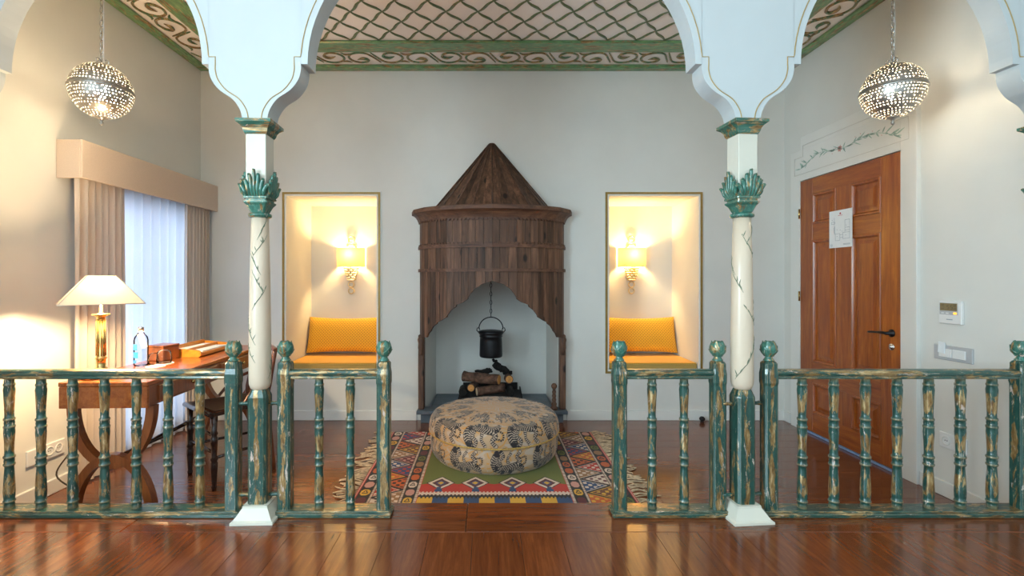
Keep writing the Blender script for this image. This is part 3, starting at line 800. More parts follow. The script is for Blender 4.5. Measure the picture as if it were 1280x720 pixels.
# conical roof boards
ZK, ZT = ZCOR0+0.098, 2.425
CA_, CB_ = 0.525, 0.35
for i in range(NF):
    e0, e1 = ell(CA_,CB_,TH[i]), ell(CA_,CB_,TH[i+1])
    nb = 2 if math.dist(e0,e1) > 0.09 else 1
    for k in range(nb):
        u0, u1 = k/nb+0.004, (k+1)/nb-0.004
        a = (e0[0]+(e1[0]-e0[0])*u0, e0[1]+(e1[1]-e0[1])*u0); b = (e0[0]+(e1[0]-e0[0])*u1, e0[1]+(e1[1]-e0[1])*u1)
        tk = 0.045; off = random.uniform(0.985,1.0)
        V = [(a[0]*off,a[1]*off,ZK),(b[0]*off,b[1]*off,ZK),(b[0]*tk,b[1]*tk-0.006,ZT),(a[0]*tk,a[1]*tk-0.006,ZT)]
        V += [(v[0]*0.95, v[1]*0.95, v[2]-0.004) for v in V]
        MB().add(V, [(0,1,2,3),(4,7,6,5),(0,4,5,1),(1,5,6,2),(2,6,7,3),(3,7,4,0)]).build('roof_board', 'hood', ft)
for th in TH[1:-1]:
    e = ell(CA_+0.004, CB_+0.004, th)
    MB().tube([(e[0],e[1],ZK),(e[0]*0.05,e[1]*0.05-0.006,ZT)], 0.006, 6).build('roof_batten', 'hood', ft)
MB().lathe([(0.028,ZT-0.006),(0.026,ZT+0.008)], 10, a0=-PI, a1=0).build('roof_cap', 'hood', ft)
# side posts with carved heads
for sg in (-1, 1):
    x = sg*0.610
    mb = MB().box((x, -0.055, (0.118+0.76)/2), (0.050, 0.09, 0.76-0.118), 0.006)
    mb.build('side_post', 'hood', ft)
    mb = MB().lathe([(0.0,-0.075),(0.012,-0.07),(0.020,-0.045),(0.026,-0.01),(0.024,0.03),(0.030,0.06),(0.022,0.085),(0.0,0.09)], 12, (x, -0.105, 0.66)); mb.build('carved_corbel', 'hood', ft)
# hearth
mb = MB().box((0, -0.07, 0.102), (1.29, 0.15, 0.030), 0.004); mb.box((0, -0.045, 0.043), (1.23, 0.085, 0.086), 0.003)
mb.box((0, 0.24, 0.0585), (1.07, 0.475, 0.117))
mb.build('hearth_slab', 'slate', ft)
# pole inside the hood that carries the kettle
MB().tube([(-0.5,0.08,1.55),(0.5,0.08,1.55)], 0.012, 8).build('hanging_bar', 'iron', ft)
# turned post on the hearth
t = thing('turned_post', 'small dark turned wooden post with ball top standing on the hearth', 'post', (FX+0.535, YB-0.09, 0.117))
MB().lathe([(0.030,0),(0.030,0.02),(0.020,0.03),(0.024,0.05),(0.015,0.065),(0.020,0.085),(0.014,0.10),(0.019,0.118),(0.014,0.135),(0.018,0.152),(0.012,0.170),(0.014,0.178)], 16).build('shaft', 'hood', t)
MB().lathe([(0.0,0.174),(0.014,0.178),(0.025,0.195),(0.025,0.208),(0.014,0.224),(0.0,0.228)], 16).build('ball_top', 'hood', t)
# kettle
KY = 4.30
t = thing('hanging_kettle', 'black iron kettle hanging on a chain inside the fireplace', 'kettle', (0.048, KY, 0.545))
MB().lathe([(0.0,0.0),(0.095,0.0),(0.102,0.006),(0.104,0.02),(0.100,0.15),(0.098,0.178),(0.104,0.182),(0.104,0.190),(0.098,0.194),(0.112,0.212),(0.116,0.224),(0.110,0.232),(0.092,0.236),(0.05,0.242),(0.0,0.244)], 28).build('pot', 'iron', t)
MB().tube([(0.108*math.cos(a), 0, 0.25+0.105*math.sin(a)) for a in [PI*i/20 for i in range(21)]], 0.005, 8).build('bail_handle', 'iron', t)
for sg in (-1,1): MB().tube([(sg*0.10,0,0.205),(sg*0.128,0,0.238),(sg*0.122,0,0.258),(sg*0.108,0,0.268),(sg*0.100,0,0.240)], 0.0045, 7).build('handle_lug', 'iron', t)
def chain(mb, x, y, z0, z1, R=0.012, r=0.003):
    n = max(2, int((z1-z0)/(R*2.6))); st = (z1-z0)/n
    for i in range(n): mb.torus((x,y,z0+(i+0.5)*st), R, r, 'y' if i % 2 else 'x', 10, 5, 0.6, 1.35)
    return mb
chain(MB(), 0, 0, 0.352, 1.005, 0.014, 0.0035).build('chain', 'iron', t)
# fire tray and logs
t = thing('fire_tray', 'black iron fire tray under the logs on the hearth', 'tray', (0.045, 4.42, 0.117))
mb = MB(); mb.box((0,0,0.008), (0.60,0.40,0.012)); mb.build('tray_floor', 'blackmat', t)
MB().box((0,0,0.044), (0.555,0.33,0.056), 0.004).build('ash_bed', 'blackmat', t)
MB().box((0,0.178,0.075), (0.52,0.012,0.12), 0.003).build('tray_back', 'blackmat', t)
MB().prism([(-0.30,0.014),(0.30,0.014),(0.29,0.05),(-0.29,0.05)], -0.20, -0.19, 'xz').build('tray_front', 'blackmat', t)
for sg in (-1,1): MB().prism([(-0.17,0.014),(0.17,0.014),(0.165,0.10),(-0.165,0.05)], sg*0.282-0.005, sg*0.282+0.005, 'yz').build('tray_side', 'blackmat', t)
def log(label, p0, p1, r, bark='bark', end='logend', seed=0):
    rr = random.Random(seed); p0, p1 = Vector(p0), Vector(p1)
    c = (p0+p1)/2; t = thing('fire_log', label, 'log', c, 0, 'logs in the fireplace')
    P = [(p0-c).lerp(p1-c, i/8)+Vector((rr.uniform(-1,1),0,rr.uniform(-1,1)))*r*0.06 for i in range(9)]
    MB().tube(P, [r*rr.uniform(0.92,1.06) for _ in range(9)], 14).build('bark', bark, t)
    d = (p1-p0).normalized()
    for q, s_ in ((p1, 1), (p0, -1)):
        e = q-c; MB().tube([e-d*0.002*s_, e+d*0.003*s_], [r*0.90, r*0.86], 14).build('cut_end', end, t)
LZ = 0.195
log('long grey-brown log on top with an orange cut end turned to the kettle side', (-0.200,4.40,LZ+0.155), (0.120,4.27,LZ+0.150), 0.047, seed=1)
log('dark log lying lower in front with a pale split end', (-0.08,4.28,LZ+0.042), (0.165,4.34,LZ+0.066), 0.040, end='birch', seed=2)
log('short log with a round orange cut end low in the log pile', (-0.13,4.28,LZ+0.075), (-0.10,4.46,LZ+0.075), 0.034, seed=3)
log('thin log with a round pale-orange cut end resting behind the top log', (0.212,4.30,LZ+0.148), (0.204,4.40,LZ+0.142), 0.036, seed=4)
log('black charred round log end at the tray corner away from the turned post', (-0.205,4.27,LZ+0.036), (-0.205,4.45,LZ+0.036), 0.036, 'char', 'char', 5)
log('black charred round log end at the tray corner toward the turned post', (0.225,4.27,LZ+0.030), (0.225,4.45,LZ+0.030), 0.030, 'char', 'char', 6)
def coal(label, cx, cy, cz, dx, dz, L_, r, seed):
    rr = random.Random(seed); t = thing('charred_wood', label, 'charcoal', (cx,cy,cz), 0, 'charred wood in the fireplace')
    mb = MB()
    d = Vector((dx,0,dz)).normalized()
    P = [d*(L_*(i/8-0.5))+Vector((rr.uniform(-1,1),rr.uniform(-1,1),rr.uniform(-1,1)))*r*0.25 for i in range(9)]
    mb.tube(P, [r*rr.uniform(0.65,1.2) for _ in range(9)], 10, smooth=False)
    for i in range(14):
        p = P[rr.randrange(9)]+Vector((rr.uniform(-1,1),rr.uniform(-1,1),rr.uniform(-1,1)))*r*0.8
        mb.lathe([(0,-0.012),(0.013,-0.006),(0.014,0.006),(0,0.013)], 6, p, smooth=False)
    mb.build('char_lump', 'char', t)
coal('large jagged black charred branch slanting on top of the logs', 0.150, 4.46, LZ+0.215, 0.75, -0.5, 0.15, 0.040, 1)
coal('small two-lobed black charred lump on top of the logs', -0.02, 4.43, LZ+0.195, 1, 0.1, 0.13, 0.024, 2)

# ================================================================== NICHES: frames, seats, pillows, sconces
for nm, (a, b), lab in (('trim_1', NL, 0), ('trim_2', NR, 1)):
    t = bpy.data.objects.new(nm, None); C.objects.link(t); t.location = ((a+b)/2, YB, NZ0); struct(t)
    hw, h = (b-a)/2, NZ1-NZ0
    def frame(o, wd, d, name, mat):
        mb = MB(); x1, x0 = hw+o+wd, hw+o
        for sg in (-1,1): mb.box((sg*(x0+wd/2), -d/2, h/2), (wd, d, h+2*(o+wd)), 0.001)
        for z in (-o-wd/2, h+o+wd/2): mb.box((0, -d/2, z), (2*x0, d, wd), 0.001)
        mb.build(name, mat, t)
    frame(0.0, 0.014, 0.010, 'frame_bead', 'white'); frame(0.014, 0.018, 0.016, 'gold_band', 'gold'); frame(0.032, 0.010, 0.008, 'outer_bead', 'white')
def cushion_mesh(w_, d, h, nx=28, ny=14, pinch=0.12, p=2.6):
    mb = MB(); V = []; F = []
    for s_ in (1, -1):
        for j in range(ny+1):
            for i in range(nx+1):
                u, v = i/nx*2-1, j/ny*2-1
                eu, ev = (1-abs(u)**p), (1-abs(v)**p)
                th = (max(0,eu)*max(0,ev))**0.42
                x = u*w_/2*(1-pinch*(1-v*v)*0.35*abs(u)**3*0.5); z = v*h/2*(1-pinch*(1-u*u)*0.0-pinch*0.8*(1-abs(u)**2)*abs(v)**3)
                V.append((x, s_*d/2*th, z))
    n = (nx+1)*(ny+1)
    for k in range(2):
        for j in range(ny):
            for i in range(nx):
                a = k*n+j*(nx+1)+i; f = (a, a+1, a+nx+2, a+nx+1); F.append(f if k else f[::-1])
    return mb.add(V, F, True)
for (a, b), side in ((NL, 'farther from the door'), (NR, 'nearer the door')):
    t = thing('seat_cushion', 'flat yellow seat cushion in the lit wall niche '+side, 'cushion', ((a+b)/2, YB+0.30, NZ0))
    wd = b-a-0.012
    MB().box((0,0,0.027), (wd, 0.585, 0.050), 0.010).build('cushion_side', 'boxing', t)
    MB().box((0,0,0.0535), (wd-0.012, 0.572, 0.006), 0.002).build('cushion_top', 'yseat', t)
    cx = (a+b)/2+(-0.02 if a < 0 else 0.02)
    t = thing('pillow', 'yellow dotted pillow leaning in the lit wall niche '+side, 'pillow', (cx, YB+0.45, NZ0+0.078))
    t.rotation_euler = (math.radians(-16), 0, 0)
    cushion_mesh(0.745, 0.15, 0.36).build('cover', 'yellow', t, (0,0,0.178))
def sconce(label, x):
    t = thing('wall_sconce', label, 'wall lamp', (x, YB+ND, 1.0), 0, 'wall sconces in the niches')
    MB().box((0,-0.008,0.41), (0.09,0.016,0.36), 0.004).build('back_plate', 'champagne', t)
    MB().torus((0,-0.02,0.638), 0.032, 0.008, 'y', 22, 8).build('top_ring', 'champagne', t)
    for sg in (-1,1): MB().tube(catmull([(sg*0.032,-0.02,0.615),(sg*0.018,-0.02,0.585),(sg*0.05,-0.02,0.55)],5), 0.005, 7).build('scroll_arm', 'champagne', t)
    # half-oval shade, thin wall, open top and bottom
    mb = MB(); V = []; F = []; n = 24
    for i in range(n+1):
        a = PI+PI*i/n
        x_ = 0.135*math.copysign(abs(math.cos(a))**0.55, math.cos(a)); y_ = -0.115*abs(math.sin(a))**0.55-0.004
        V += [(x_, y_, 0.362), (x_, y_, 0.552)]
    for i in range(n): F.append((2*i, 2*i+2, 2*i+3, 2*i+1))
    sh = mb.add(V, F, True).build('shade', 'sconce', t)
    # tapering stack of metal bars
    zz = 0.350; rows_ = [(0.155,2),(0.14,3),(0.125,2),(0.115,3),(0.10,2),(0.075,1)]
    for wdt, k in rows_:
        seg = wdt/k
        for q in range(k): MB().box((-wdt/2+seg*(q+0.5), -0.028, zz), (seg-0.004, 0.024, 0.019), 0.005).build('metal_bar', 'champagne', t)
        zz -= 0.0235
    MB().torus((0,-0.024,zz-0.022), 0.028, 0.007, 'y', 20, 8).build('drop_ring', 'champagne', t)
    MB().torus((0,-0.024,zz-0.086), 0.027, 0.007, 'y', 20, 8).build('drop_ring', 'champagne', t)
    MB().lathe([(0,0),(0.008,0.002),(0.012,0.012),(0.008,0.022),(0,0.025)], 14, (0,-0.055,0.405)).build('bulb', None, t).data.materials.append(emit('sconce_bulb', (1.0,0.70,0.32), 12))
    l = bpy.data.lights.new('sconce_light', 'POINT'); l.energy = 18; l.color = (1.0,0.68,0.29); l.shadow_soft_size = 0.03
    lo = bpy.data.objects.new('sconce_light', l); C.objects.link(lo); lo.parent = t; lo.location = (0,-0.060,0.490)
sconce('gold metal wall sconce with cream shade in the niche farther from the door', -1.346)
sconce('gold metal wall sconce with cream shade in the niche nearer the door', 1.462)

# ================================================================== PENDANTS
def pendant(label, x, rng):
    R, zc = 0.145, 2.258; rr = random.Random(rng)
    t = thing('pendant_lamp', label, 'pendant lamp', (x, 2.60, zc), 0, 'pierced silver pendant lamps')
    mb = MB()
    latn = 29
    for li in range(latn):
        f0 = -PI/2+PI*(li+0.35)/(latn-0.3+0.0); f1 = -PI/2+PI*(li+1.35)/(latn-0.3)
        if f1 > PI/2-0.06: f1 = PI/2-0.06
        if f0 >= f1: continue
        fm = (f0+f1)/2; n = max(8, int(2*PI*math.cos(fm)/(PI/latn)))
        solid_row = li in (latn//2,)
        for i in range(n):
            a0, a1 = 2*PI*i/n+li*0.37, 2*PI*(i+1)/n+li*0.37
            pt = lambda a, f, q=1: (R*q*math.cos(f)*math.cos(a), R*q*math.cos(f)*math.sin(a), R*q*math.sin(f))
            sol = solid_row or (li in (6,20) and i % 2) or (li in (9, 17) and i % 3 == 0) or rr.random() < 0.08
            if sol: mb.add([pt(a0,f0),pt(a1,f0),pt(a1,f1),pt(a0,f1)], [(0,1,2,3)], True); continue
            ca, cf = (a0+a1)/2, fm; k = rr.uniform(0.37,0.56)
            O = [(-1,-1),(0,-1),(1,-1),(1,0),(1,1),(0,1),(-1,1),(-1,0)]
            V = [pt(ca+u*(a1-a0)/2, cf+v*(f1-f0)/2) for u,v in O]
            ang = [math.atan2(v,u) for u,v in O]
            V += [pt(ca+k*math.cos(g)*(a1-a0)/2, cf+k*math.sin(g)*(f1-f0)/2) for g in ang]
            mb.add(V, [(j,(j+1)%8,8+(j+1)%8,8+j) for j in range(8)], True)
    mb.build('pierced_shell', 'silver', t)
    MB().lathe([(R+0.001,-0.008),(R+0.004,-0.004),(R+0.004,0.006),(R+0.001,0.010)], 48, cap=False).build('equator_band', 'silver', t)
    MB().lathe([(0.0,-0.185),(0.006,-0.180),(0.010,-0.170),(0.005,-0.162),(0.012,-0.152),(0.030,-0.145),(0.030,-0.139),(0.0,-0.137)], 14).build('drop_finial', 'silver', t)
    MB().lathe([(0.028,0.140),(0.028,0.146),(0.012,0.150),(0.0,0.152)], 14).build('top_cap', 'silver', t)
    for i in range(3):
        a = 2*PI*i/3+0.4
        MB().torus((0.022*math.cos(a),0.022*math.sin(a),0.160), 0.013, 0.0025, 'x' if i else 'y', 12, 5).build('hanging_ring', 'chrome', t)
    ch = chain(MB(), 0, 0, 0.165, ZC-zc-0.02, 0.014, 0.0028).build('chain', 'chrome', t)
    MB().tube([(0.008,0.004,0.15),(0.012,0.0,0.35),(0.009,0.004,0.6),(0.012,0,ZC-zc-0.01)], 0.003, 6).build('cord', 'plastic', t)
    MB().lathe([(0.05,ZC-zc-0.025),(0.05,ZC-zc-0.002),(0.0,ZC-zc-0.001)], 20).build('ceiling_rose', 'silver', t)
    MB().lathe([(0,-0.035),(0.022,-0.028),(0.032,-0.005),(0.03,0.015),(0.016,0.04),(0,0.042)], 16, (0,0,-0.012)).build('bulb', 'bulbw', t)
pendant('pierced silver globe pendant lamp hanging by the curtained window', -2.08, 3)
pendant('pierced silver globe pendant lamp hanging before the wooden door', 2.205, 11)

# ================================================================== WINDOW DRESSING
t = thing('pelmet', 'beige linen box pelmet above the curtains', 'pelmet', (XL, (2.80+YB)/2, 1.833))
L_ = YB-2.80
MB().box((0.1475, 0, 0.112), (0.015, L_-0.004, 0.224), 0.002).build('front_board', 'pelmet', t)
MB().box((0.071, -L_/2+0.0085, 0.112), (0.138, 0.013, 0.224), 0.002).build('end_board', 'pelmet', t)
MB().box((0.071, 0.005, 0.217), (0.138, L_-0.03, 0.012)).build('top_board', 'pelmet', t)
def drape(name, label, cat, y0, y1, xo, amp, folds, mat, z0=0.015, z1=1.99, seed=0, gather=0.0):
    rr = random.Random(seed); n = folds*8; V = []; F = []; m_ = 14
    ph = [rr.uniform(-0.5,0.5) for _ in range(folds+2)]; am = [rr.uniform(0.6,1.25) for _ in range(folds+2)]
    for k in range(m_+1):
        tz = k/m_; z = z0+(z1-z0)*tz
        for i in range(n+1):
            u = i/n; q = u*folds; fi = int(q)
            a = am[fi]*(1-(q-fi))+am[fi+1]*(q-fi)
            p = q*2*PI+ph[fi]*(1-(q-fi))+ph[fi+1]*(q-fi)+0.35*math.sin(3*tz+fi)
            x = amp*a*math.sin(p)*(0.75+0.25*tz); y = y0+(y1-y0)*u+0.006*math.sin(2*p)
            V.append((x, y-(y0+y1)/2, z))
    for k in range(m_):
        for i in range(n): a = k*(n+1)+i; F.append((a, a+1, a+n+2, a+n+1))
    return tag(MB().add(V, F, True).build(name, mat, None, (xo, (y0+y1)/2, 0)), label, cat)
drape('curtain', 'beige pleated curtain panel behind the desk lamp', 'curtain', 2.83, 3.21, XL+0.090, 0.024, 7, 'drape', seed=1)
drape('curtain', 'beige pleated curtain panel in the window corner by the back wall', 'curtain', 3.86, 4.20, XL+0.090, 0.024, 8, 'drape', seed=2)
drape('sheer_curtain', 'thin white sheer curtain glowing with daylight between the beige panels', 'sheer curtain', 3.12, 3.95, XL+0.046, 0.024, 9, 'sheer', seed=3)

# ================================================================== DESK GROUP
DX, DY, DZ = -1.892, 2.372, 0.73
dk = thing('writing_desk', 'reddish wooden writing desk with curved crossed legs behind the railing', 'desk', (DX, DY, 0), math.radians(2.0))
DW, DL = 0.433, 1.35
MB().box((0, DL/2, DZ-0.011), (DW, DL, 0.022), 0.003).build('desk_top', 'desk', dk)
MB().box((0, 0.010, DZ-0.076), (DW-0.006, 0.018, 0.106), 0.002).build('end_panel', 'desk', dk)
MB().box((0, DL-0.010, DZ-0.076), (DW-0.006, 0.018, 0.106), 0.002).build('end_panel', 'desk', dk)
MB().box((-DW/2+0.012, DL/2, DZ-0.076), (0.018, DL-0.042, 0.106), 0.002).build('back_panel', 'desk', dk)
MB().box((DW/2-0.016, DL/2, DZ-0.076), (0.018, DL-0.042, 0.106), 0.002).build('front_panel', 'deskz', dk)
for k in range(2):
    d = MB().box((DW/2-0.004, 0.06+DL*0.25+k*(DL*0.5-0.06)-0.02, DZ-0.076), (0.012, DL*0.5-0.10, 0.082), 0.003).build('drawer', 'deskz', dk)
    MB().lathe([(0.0,0.014),(0.010,0.012),(0.012,0.006),(0.006,0.0),(0.006,-0.004)], 12, mtx=Matrix.Translation((DW/2+0.004, 0.06+DL*0.25+k*(DL*0.5-0.06)-0.02, DZ-0.076)) @ Matrix.Rotation(PI/2,4,'Y')).build('knob', 'brass', d)
def arc_leg(yc, up):
    z0 = 0.60 if up else 0.0; zc = 0.318
    P = []
    for i in range(25):
        a = PI*i/24; x = -0.195*math.cos(a)
        z = (0.600-(0.600-0.300)*math.sin(a)) if up else (0.02+(0.335-0.02)*math.sin(a))
        P.append((x, z))
    w_ = 0.020
    V = []; F = []
    for i, (x, z) in enumerate(P):
        a, b = P[max(i-1,0)], P[min(i+1,24)]; tx, tz = b[0]-a[0], b[1]-a[1]; l = math.hypot(tx,tz); nx, nz = -tz/l, tx/l
        for s_ in (-1,1):
            for y in (-0.022, 0.022): V.append((x+nx*w_*s_, yc+y*(0.95 if up else 1), max(0.003, z+nz*w_*s_)))
    for i in range(24):
        A, B = i*4, i*4+4; F += [(A,B,B+1,A+1),(A+2,A+3,B+3,B+2),(A,A+2,B+2,B),(A+1,B+1,B+3,A+3)]
    F += [(0,1,3,2),(96,98,99,97)]
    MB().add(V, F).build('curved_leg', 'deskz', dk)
for yc in (0.07, DL-0.10): arc_leg(yc, True); arc_leg(yc, False)
MB().tube([(0,0.08+(DL-0.19)*i/12,0.318) for i in range(13)], [0.012,0.016,0.012,0.012,0.018,0.012,0.012,0.018,0.012,0.012,0.016,0.012,0.012], 10).build('stretcher', 'chair', dk)
# lamp
t = thing('table_lamp', 'brass column table lamp with square pyramid linen shade on the desk', 'lamp', (-2.015, 2.515, DZ+0.001), math.radians(42))
MB().lathe([(0.0,0),(0.092,0),(0.094,0.006),(0.088,0.016),(0.06,0.022),(0.03,0.030),(0.0,0.031)], 28).build('base', 'brass', t)
MB().lathe([(0.0,0.03),(0.028,0.03),(0.028,0.045),(0.021,0.05),(0.021,0.09),(0.026,0.093),(0.026,0.100),(0.021,0.104)]+[(0.020,0.11),(0.019,0.300)], 16).build('column', 'brass', t)
mb = MB()
for i in range(12): a = 2*PI*i/12; mb.tube([(0.020*math.cos(a),0.020*math.sin(a),0.108),(0.019*math.cos(a),0.019*math.sin(a),0.298)], 0.0032, 5)
mb.build('reeding', 'brass', t)
MB().lathe([(0.0,0.298),(0.020,0.300),(0.018,0.306),(0.024,0.314),(0.040,0.322),(0.042,0.327),(0.016,0.330),(0.008,0.334),(0.007,0.40),(0.0,0.40)], 20).build('cup_collar', 'brass', t)
mb = MB(); sb, st, z0, z1 = 0.172, 0.058, 0.383, 0.528
V = [(-sb,-sb,z0),(sb,-sb,z0),(sb,sb,z0),(-sb,sb,z0),(-st,-st,z1),(st,-st,z1),(st,st,z1),(-st,st,z1)]
shd = mb.add(V, [(0,1,5,4),(1,2,6,5),(2,3,7,6),(3,0,4,7)]).build('shade', 'shade', t)
mb = MB()
for i in range(4): mb.tube([V[i], V[i+4]], 0.0022, 5); mb.tube([V[i], V[(i+1)%4]], 0.0025, 5); mb.tube([V[i+4], V[4+(i+1)%4]], 0.0022, 5)
mb.build('shade_trim', 'tagm', shd)
l = bpy.data.lights.new('lamp_light', 'POINT'); l.energy = 47; l.color = (1.0,0.73,0.42); l.shadow_soft_size = 0.035
lo = bpy.data.objects.new('lamp_light', l); C.objects.link(lo); lo.parent = t; lo.location = (0,0,0.455)
MB().lathe([(0,0.398),(0.010,0.399),(0.012,0.404),(0.012,0.410),(0.007,0.416),(0,0.418)], 14).build('bulb', None, t).data.materials.append(emit('desk_bulb', (1.0,0.72,0.4), 8))
# desk items
def glass_tumbler(label, x, y, r, h):
    t = thing('drinking_glass', label, 'glass', (x, y, DZ+0.0035), 0, 'upturned glasses on the desk')
    MB().lathe([(r,0),(r*1.03,h*0.3),(r*1.0,h*0.6),(r*0.86,h*0.86),(r*0.55,h*0.98),(0.0,h)], 24).build('bowl', 'glassclear', t)
def coaster(label, x, y, r):
    tag(MB().lathe([(0,0),(r,0),(r,0.0025),(0,0.0027)], 28, smooth=False).build('coaster', 'coaster', None, (x,y,DZ+0.0006)), label, 'coaster', 'paper coasters on the desk')
coaster('white paper coaster beside the water bottle on the desk', -1.925, 2.80, 0.050); coaster('white paper coaster under the larger upturned glass', -1.945, 2.905, 0.052)
glass_tumbler('small upturned drinking glass standing next to the bottle', -1.985, 2.870, 0.026, 0.066)
glass_tumbler('larger upturned drinking glass on a white coaster', -1.945, 2.905, 0.040, 0.080)
t = thing('water_bottle', 'clear glass water bottle with blue print and paper tag on the desk', 'bottle', (-2.035, 2.835, DZ+0.001))
MB().lathe([(0.0,0.0),(0.034,0.0),(0.037,0.006),(0.037,0.150),(0.033,0.168),(0.020,0.185),(0.014,0.196),(0.013,0.206)], 28).build('body', 'glassclear', t)
MB().lathe([(0.0,0.228),(0.013,0.227),(0.015,0.224),(0.015,0.206),(0.0,0.205)], 18).build('cap', 'chrome', t)
for (z0, z1, a0, a1) in ((0.095,0.128,-2.6,-1.5),(0.048,0.082,-2.7,-1.35),(0.018,0.036,-2.5,-1.6)):
    MB().lathe([(0.0376,z0),(0.0376,z1)], 10, a0=a0, a1=a1, cap=False).build('blue_print', 'blue', t)
MB().tube([(0.016*math.cos(a),0.016*math.sin(a),0.200) for a in [2*PI*i/16 for i in range(16)]], 0.002, 5, closed=True).build('tag_string', 'paper', t)
MB().box((0.034,-0.036,0.150), (0.032,0.002,0.085), 0, Matrix.Translation((0.034,-0.036,0.150)) @ Matrix.Rotation(-0.35,4,'Y') @ Matrix.Translation((-0.034,0.036,-0.150))).build('paper_tag', 'tagm', t)
t = thing('wooden_box', 'small dark brown wooden box behind the glasses on the desk', 'box', (-2.045, 3.045, DZ+0.001), math.radians(-8))
MB().box((0,0,0.042), (0.115,0.13,0.084), 0.003).build('box_body', 'deskz', t); MB().box((0,0,0.090), (0.12,0.135,0.012), 0.003).build('lid', 'deskz', t)
t = thing('letter_tray', 'orange-brown wooden letter tray with slanting sides on the desk', 'tray', (-1.965, 3.33, DZ+0.001), math.radians(2))
prof = [(-0.10,0.0),(0.085,0.0),(0.097,0.006),(0.102,0.018),(0.099,0.032),(0.088,0.042),(0.07,0.046),(-0.10,0.062)]
MB().prism(prof, -0.205, -0.190, 'xz').build('tray_end', 'tray', t); MB().prism(prof, 0.19, 0.205, 'xz').build('tray_end', 'tray', t)
MB().box((0,0,0.008), (0.185,0.378,0.010)).build('tray_bottom', 'tray', t)
MB().box((-0.093,0,0.04), (0.012,0.378,0.062), 0.002).build('tray_back', 'tray', t)
MB().box((0.094,0,0.017), (0.010,0.378,0.022), 0.002).build('tray_lip', 'tray', t)
MB().box((0.0,0.0,0.036), (0.012,0.378,0.030), 0.002).build('divider', 'tray', t)
o = MB().box((0,0,0), (0.078,0.30,0.010), 0.001).build('stationery', 'paper', None, (-1.915,3.33,DZ+0.032)); tag(o, 'white stationery sheets lying in the front bay of the letter tray', 'paper', 'stationery in the letter tray')
o = MB().box((0,0,0), (0.068,0.28,0.012), 0.001).build('stationery', 'paper', None, (-2.013,3.34,DZ+0.042)); tag(o, 'white stationery sheets lying in the back bay of the letter tray', 'paper', 'stationery in the letter tray')
# chair
fa, fb = Vector((-1.868,3.04,0)), Vector((-1.598,2.82,0))
cmid = (fa+fb)/2; ang = math.atan2(fa.y-fb.y, fa.x-fb.x)   # along the front edge
ch = thing('side_chair', 'dark wooden chair with woven seat and spindle back beside the desk', 'chair', (cmid.x, cmid.y, 0), ang)
# local x: along front edge, local -y: towards the back of the chair ... front faces +y
FW, BW, DD = 0.365, 0.28, 0.34
leg = [(0.012,0),(0.016,0.02),(0.013,0.03),(0.018,0.12),(0.020,0.16),(0.015,0.17),(0.021,0.185),(0.015,0.20),(0.019,0.28),(0.021,0.31),(0.015,0.32),(0.021,0.335),(0.016,0.35),(0.020,0.44)]
for sg in (-1,1): MB().lathe(leg, 14, (sg*FW/2,0,0)).build('leg', 'chair', ch)
for sg in (-1,1):
    MB().tube(catmull([(sg*BW/2,-DD-0.04,0.0),(sg*BW/2,-DD,0.44),(sg*BW/2,-DD-0.015,0.58),(sg*BW/2,-DD-0.05,0.785)],5), 0.015, 10).build('back_leg', 'chairred', ch)
    MB().tube(catmull([(sg*(BW/2+0.012),-DD-0.01,0.60),(sg*(BW/2+0.02),-DD+0.09,0.56),(sg*(FW/2-0.005),-0.17,0.47)],6), 0.010, 8).build('side_brace', 'chairred', ch)
mb = MB(); out = [(-FW/2-0.02,0.02),(FW/2+0.02,0.02),(BW/2+0.015,-DD-0.015),(-BW/2-0.015,-DD-0.015)]
mb.prism(out, 0.437, 0.460, 'xy'); mb.build('seat_frame', 'chair', ch)
mb = MB(); mb.prism([(x*0.84,-DD/2+(y+DD/2)*0.84) for x,y in out], 0.455, 0.464, 'xy'); mb.build('woven_seat', 'cane', ch)
mb = MB(); mb.tube([(-FW/2-0.02,0.024,0.449),(FW/2+0.02,0.024,0.449)], 0.014, 10); mb.build('seat_edge', 'chair', ch)
for z, y in ((0.22,0.0),(0.32,0.0)): MB().tube([(-FW/2,y,z),(-FW/4,y,z),(0,y,z),(FW/4,y,z),(FW/2,y,z)], [0.008,0.010,0.016,0.010,0.008], 8).build('stretcher', 'chair', ch)
for sg in (-1,1): MB().tube([(sg*FW/2,0,0.19),(sg*BW/2,-DD-0.02,0.19)], 0.009, 8).build('stretcher', 'chair', ch)
MB().tube(catmull([(-BW/2-0.015,-DD-0.05,0.775),(0,-DD-0.075,0.79),(BW/2+0.015,-DD-0.05,0.775)],6), 0.020, 8, 0.6).build('crest_rail', 'chairred', ch)
MB().tube([(-BW/2,-DD-0.02,0.58),(BW/2,-DD-0.02,0.58)], 0.012, 8).build('back_rail', 'chairred', ch)
for i in range(5):
    x = (i-2)*0.050; MB().tube([(x,-DD-0.03+(-0.038)*k/6,0.58+0.20*k/6) for k in range(7)], [0.005,0.006,0.009,0.006,0.009,0.006,0.005], 7).build('spindle', 'chairred', ch)
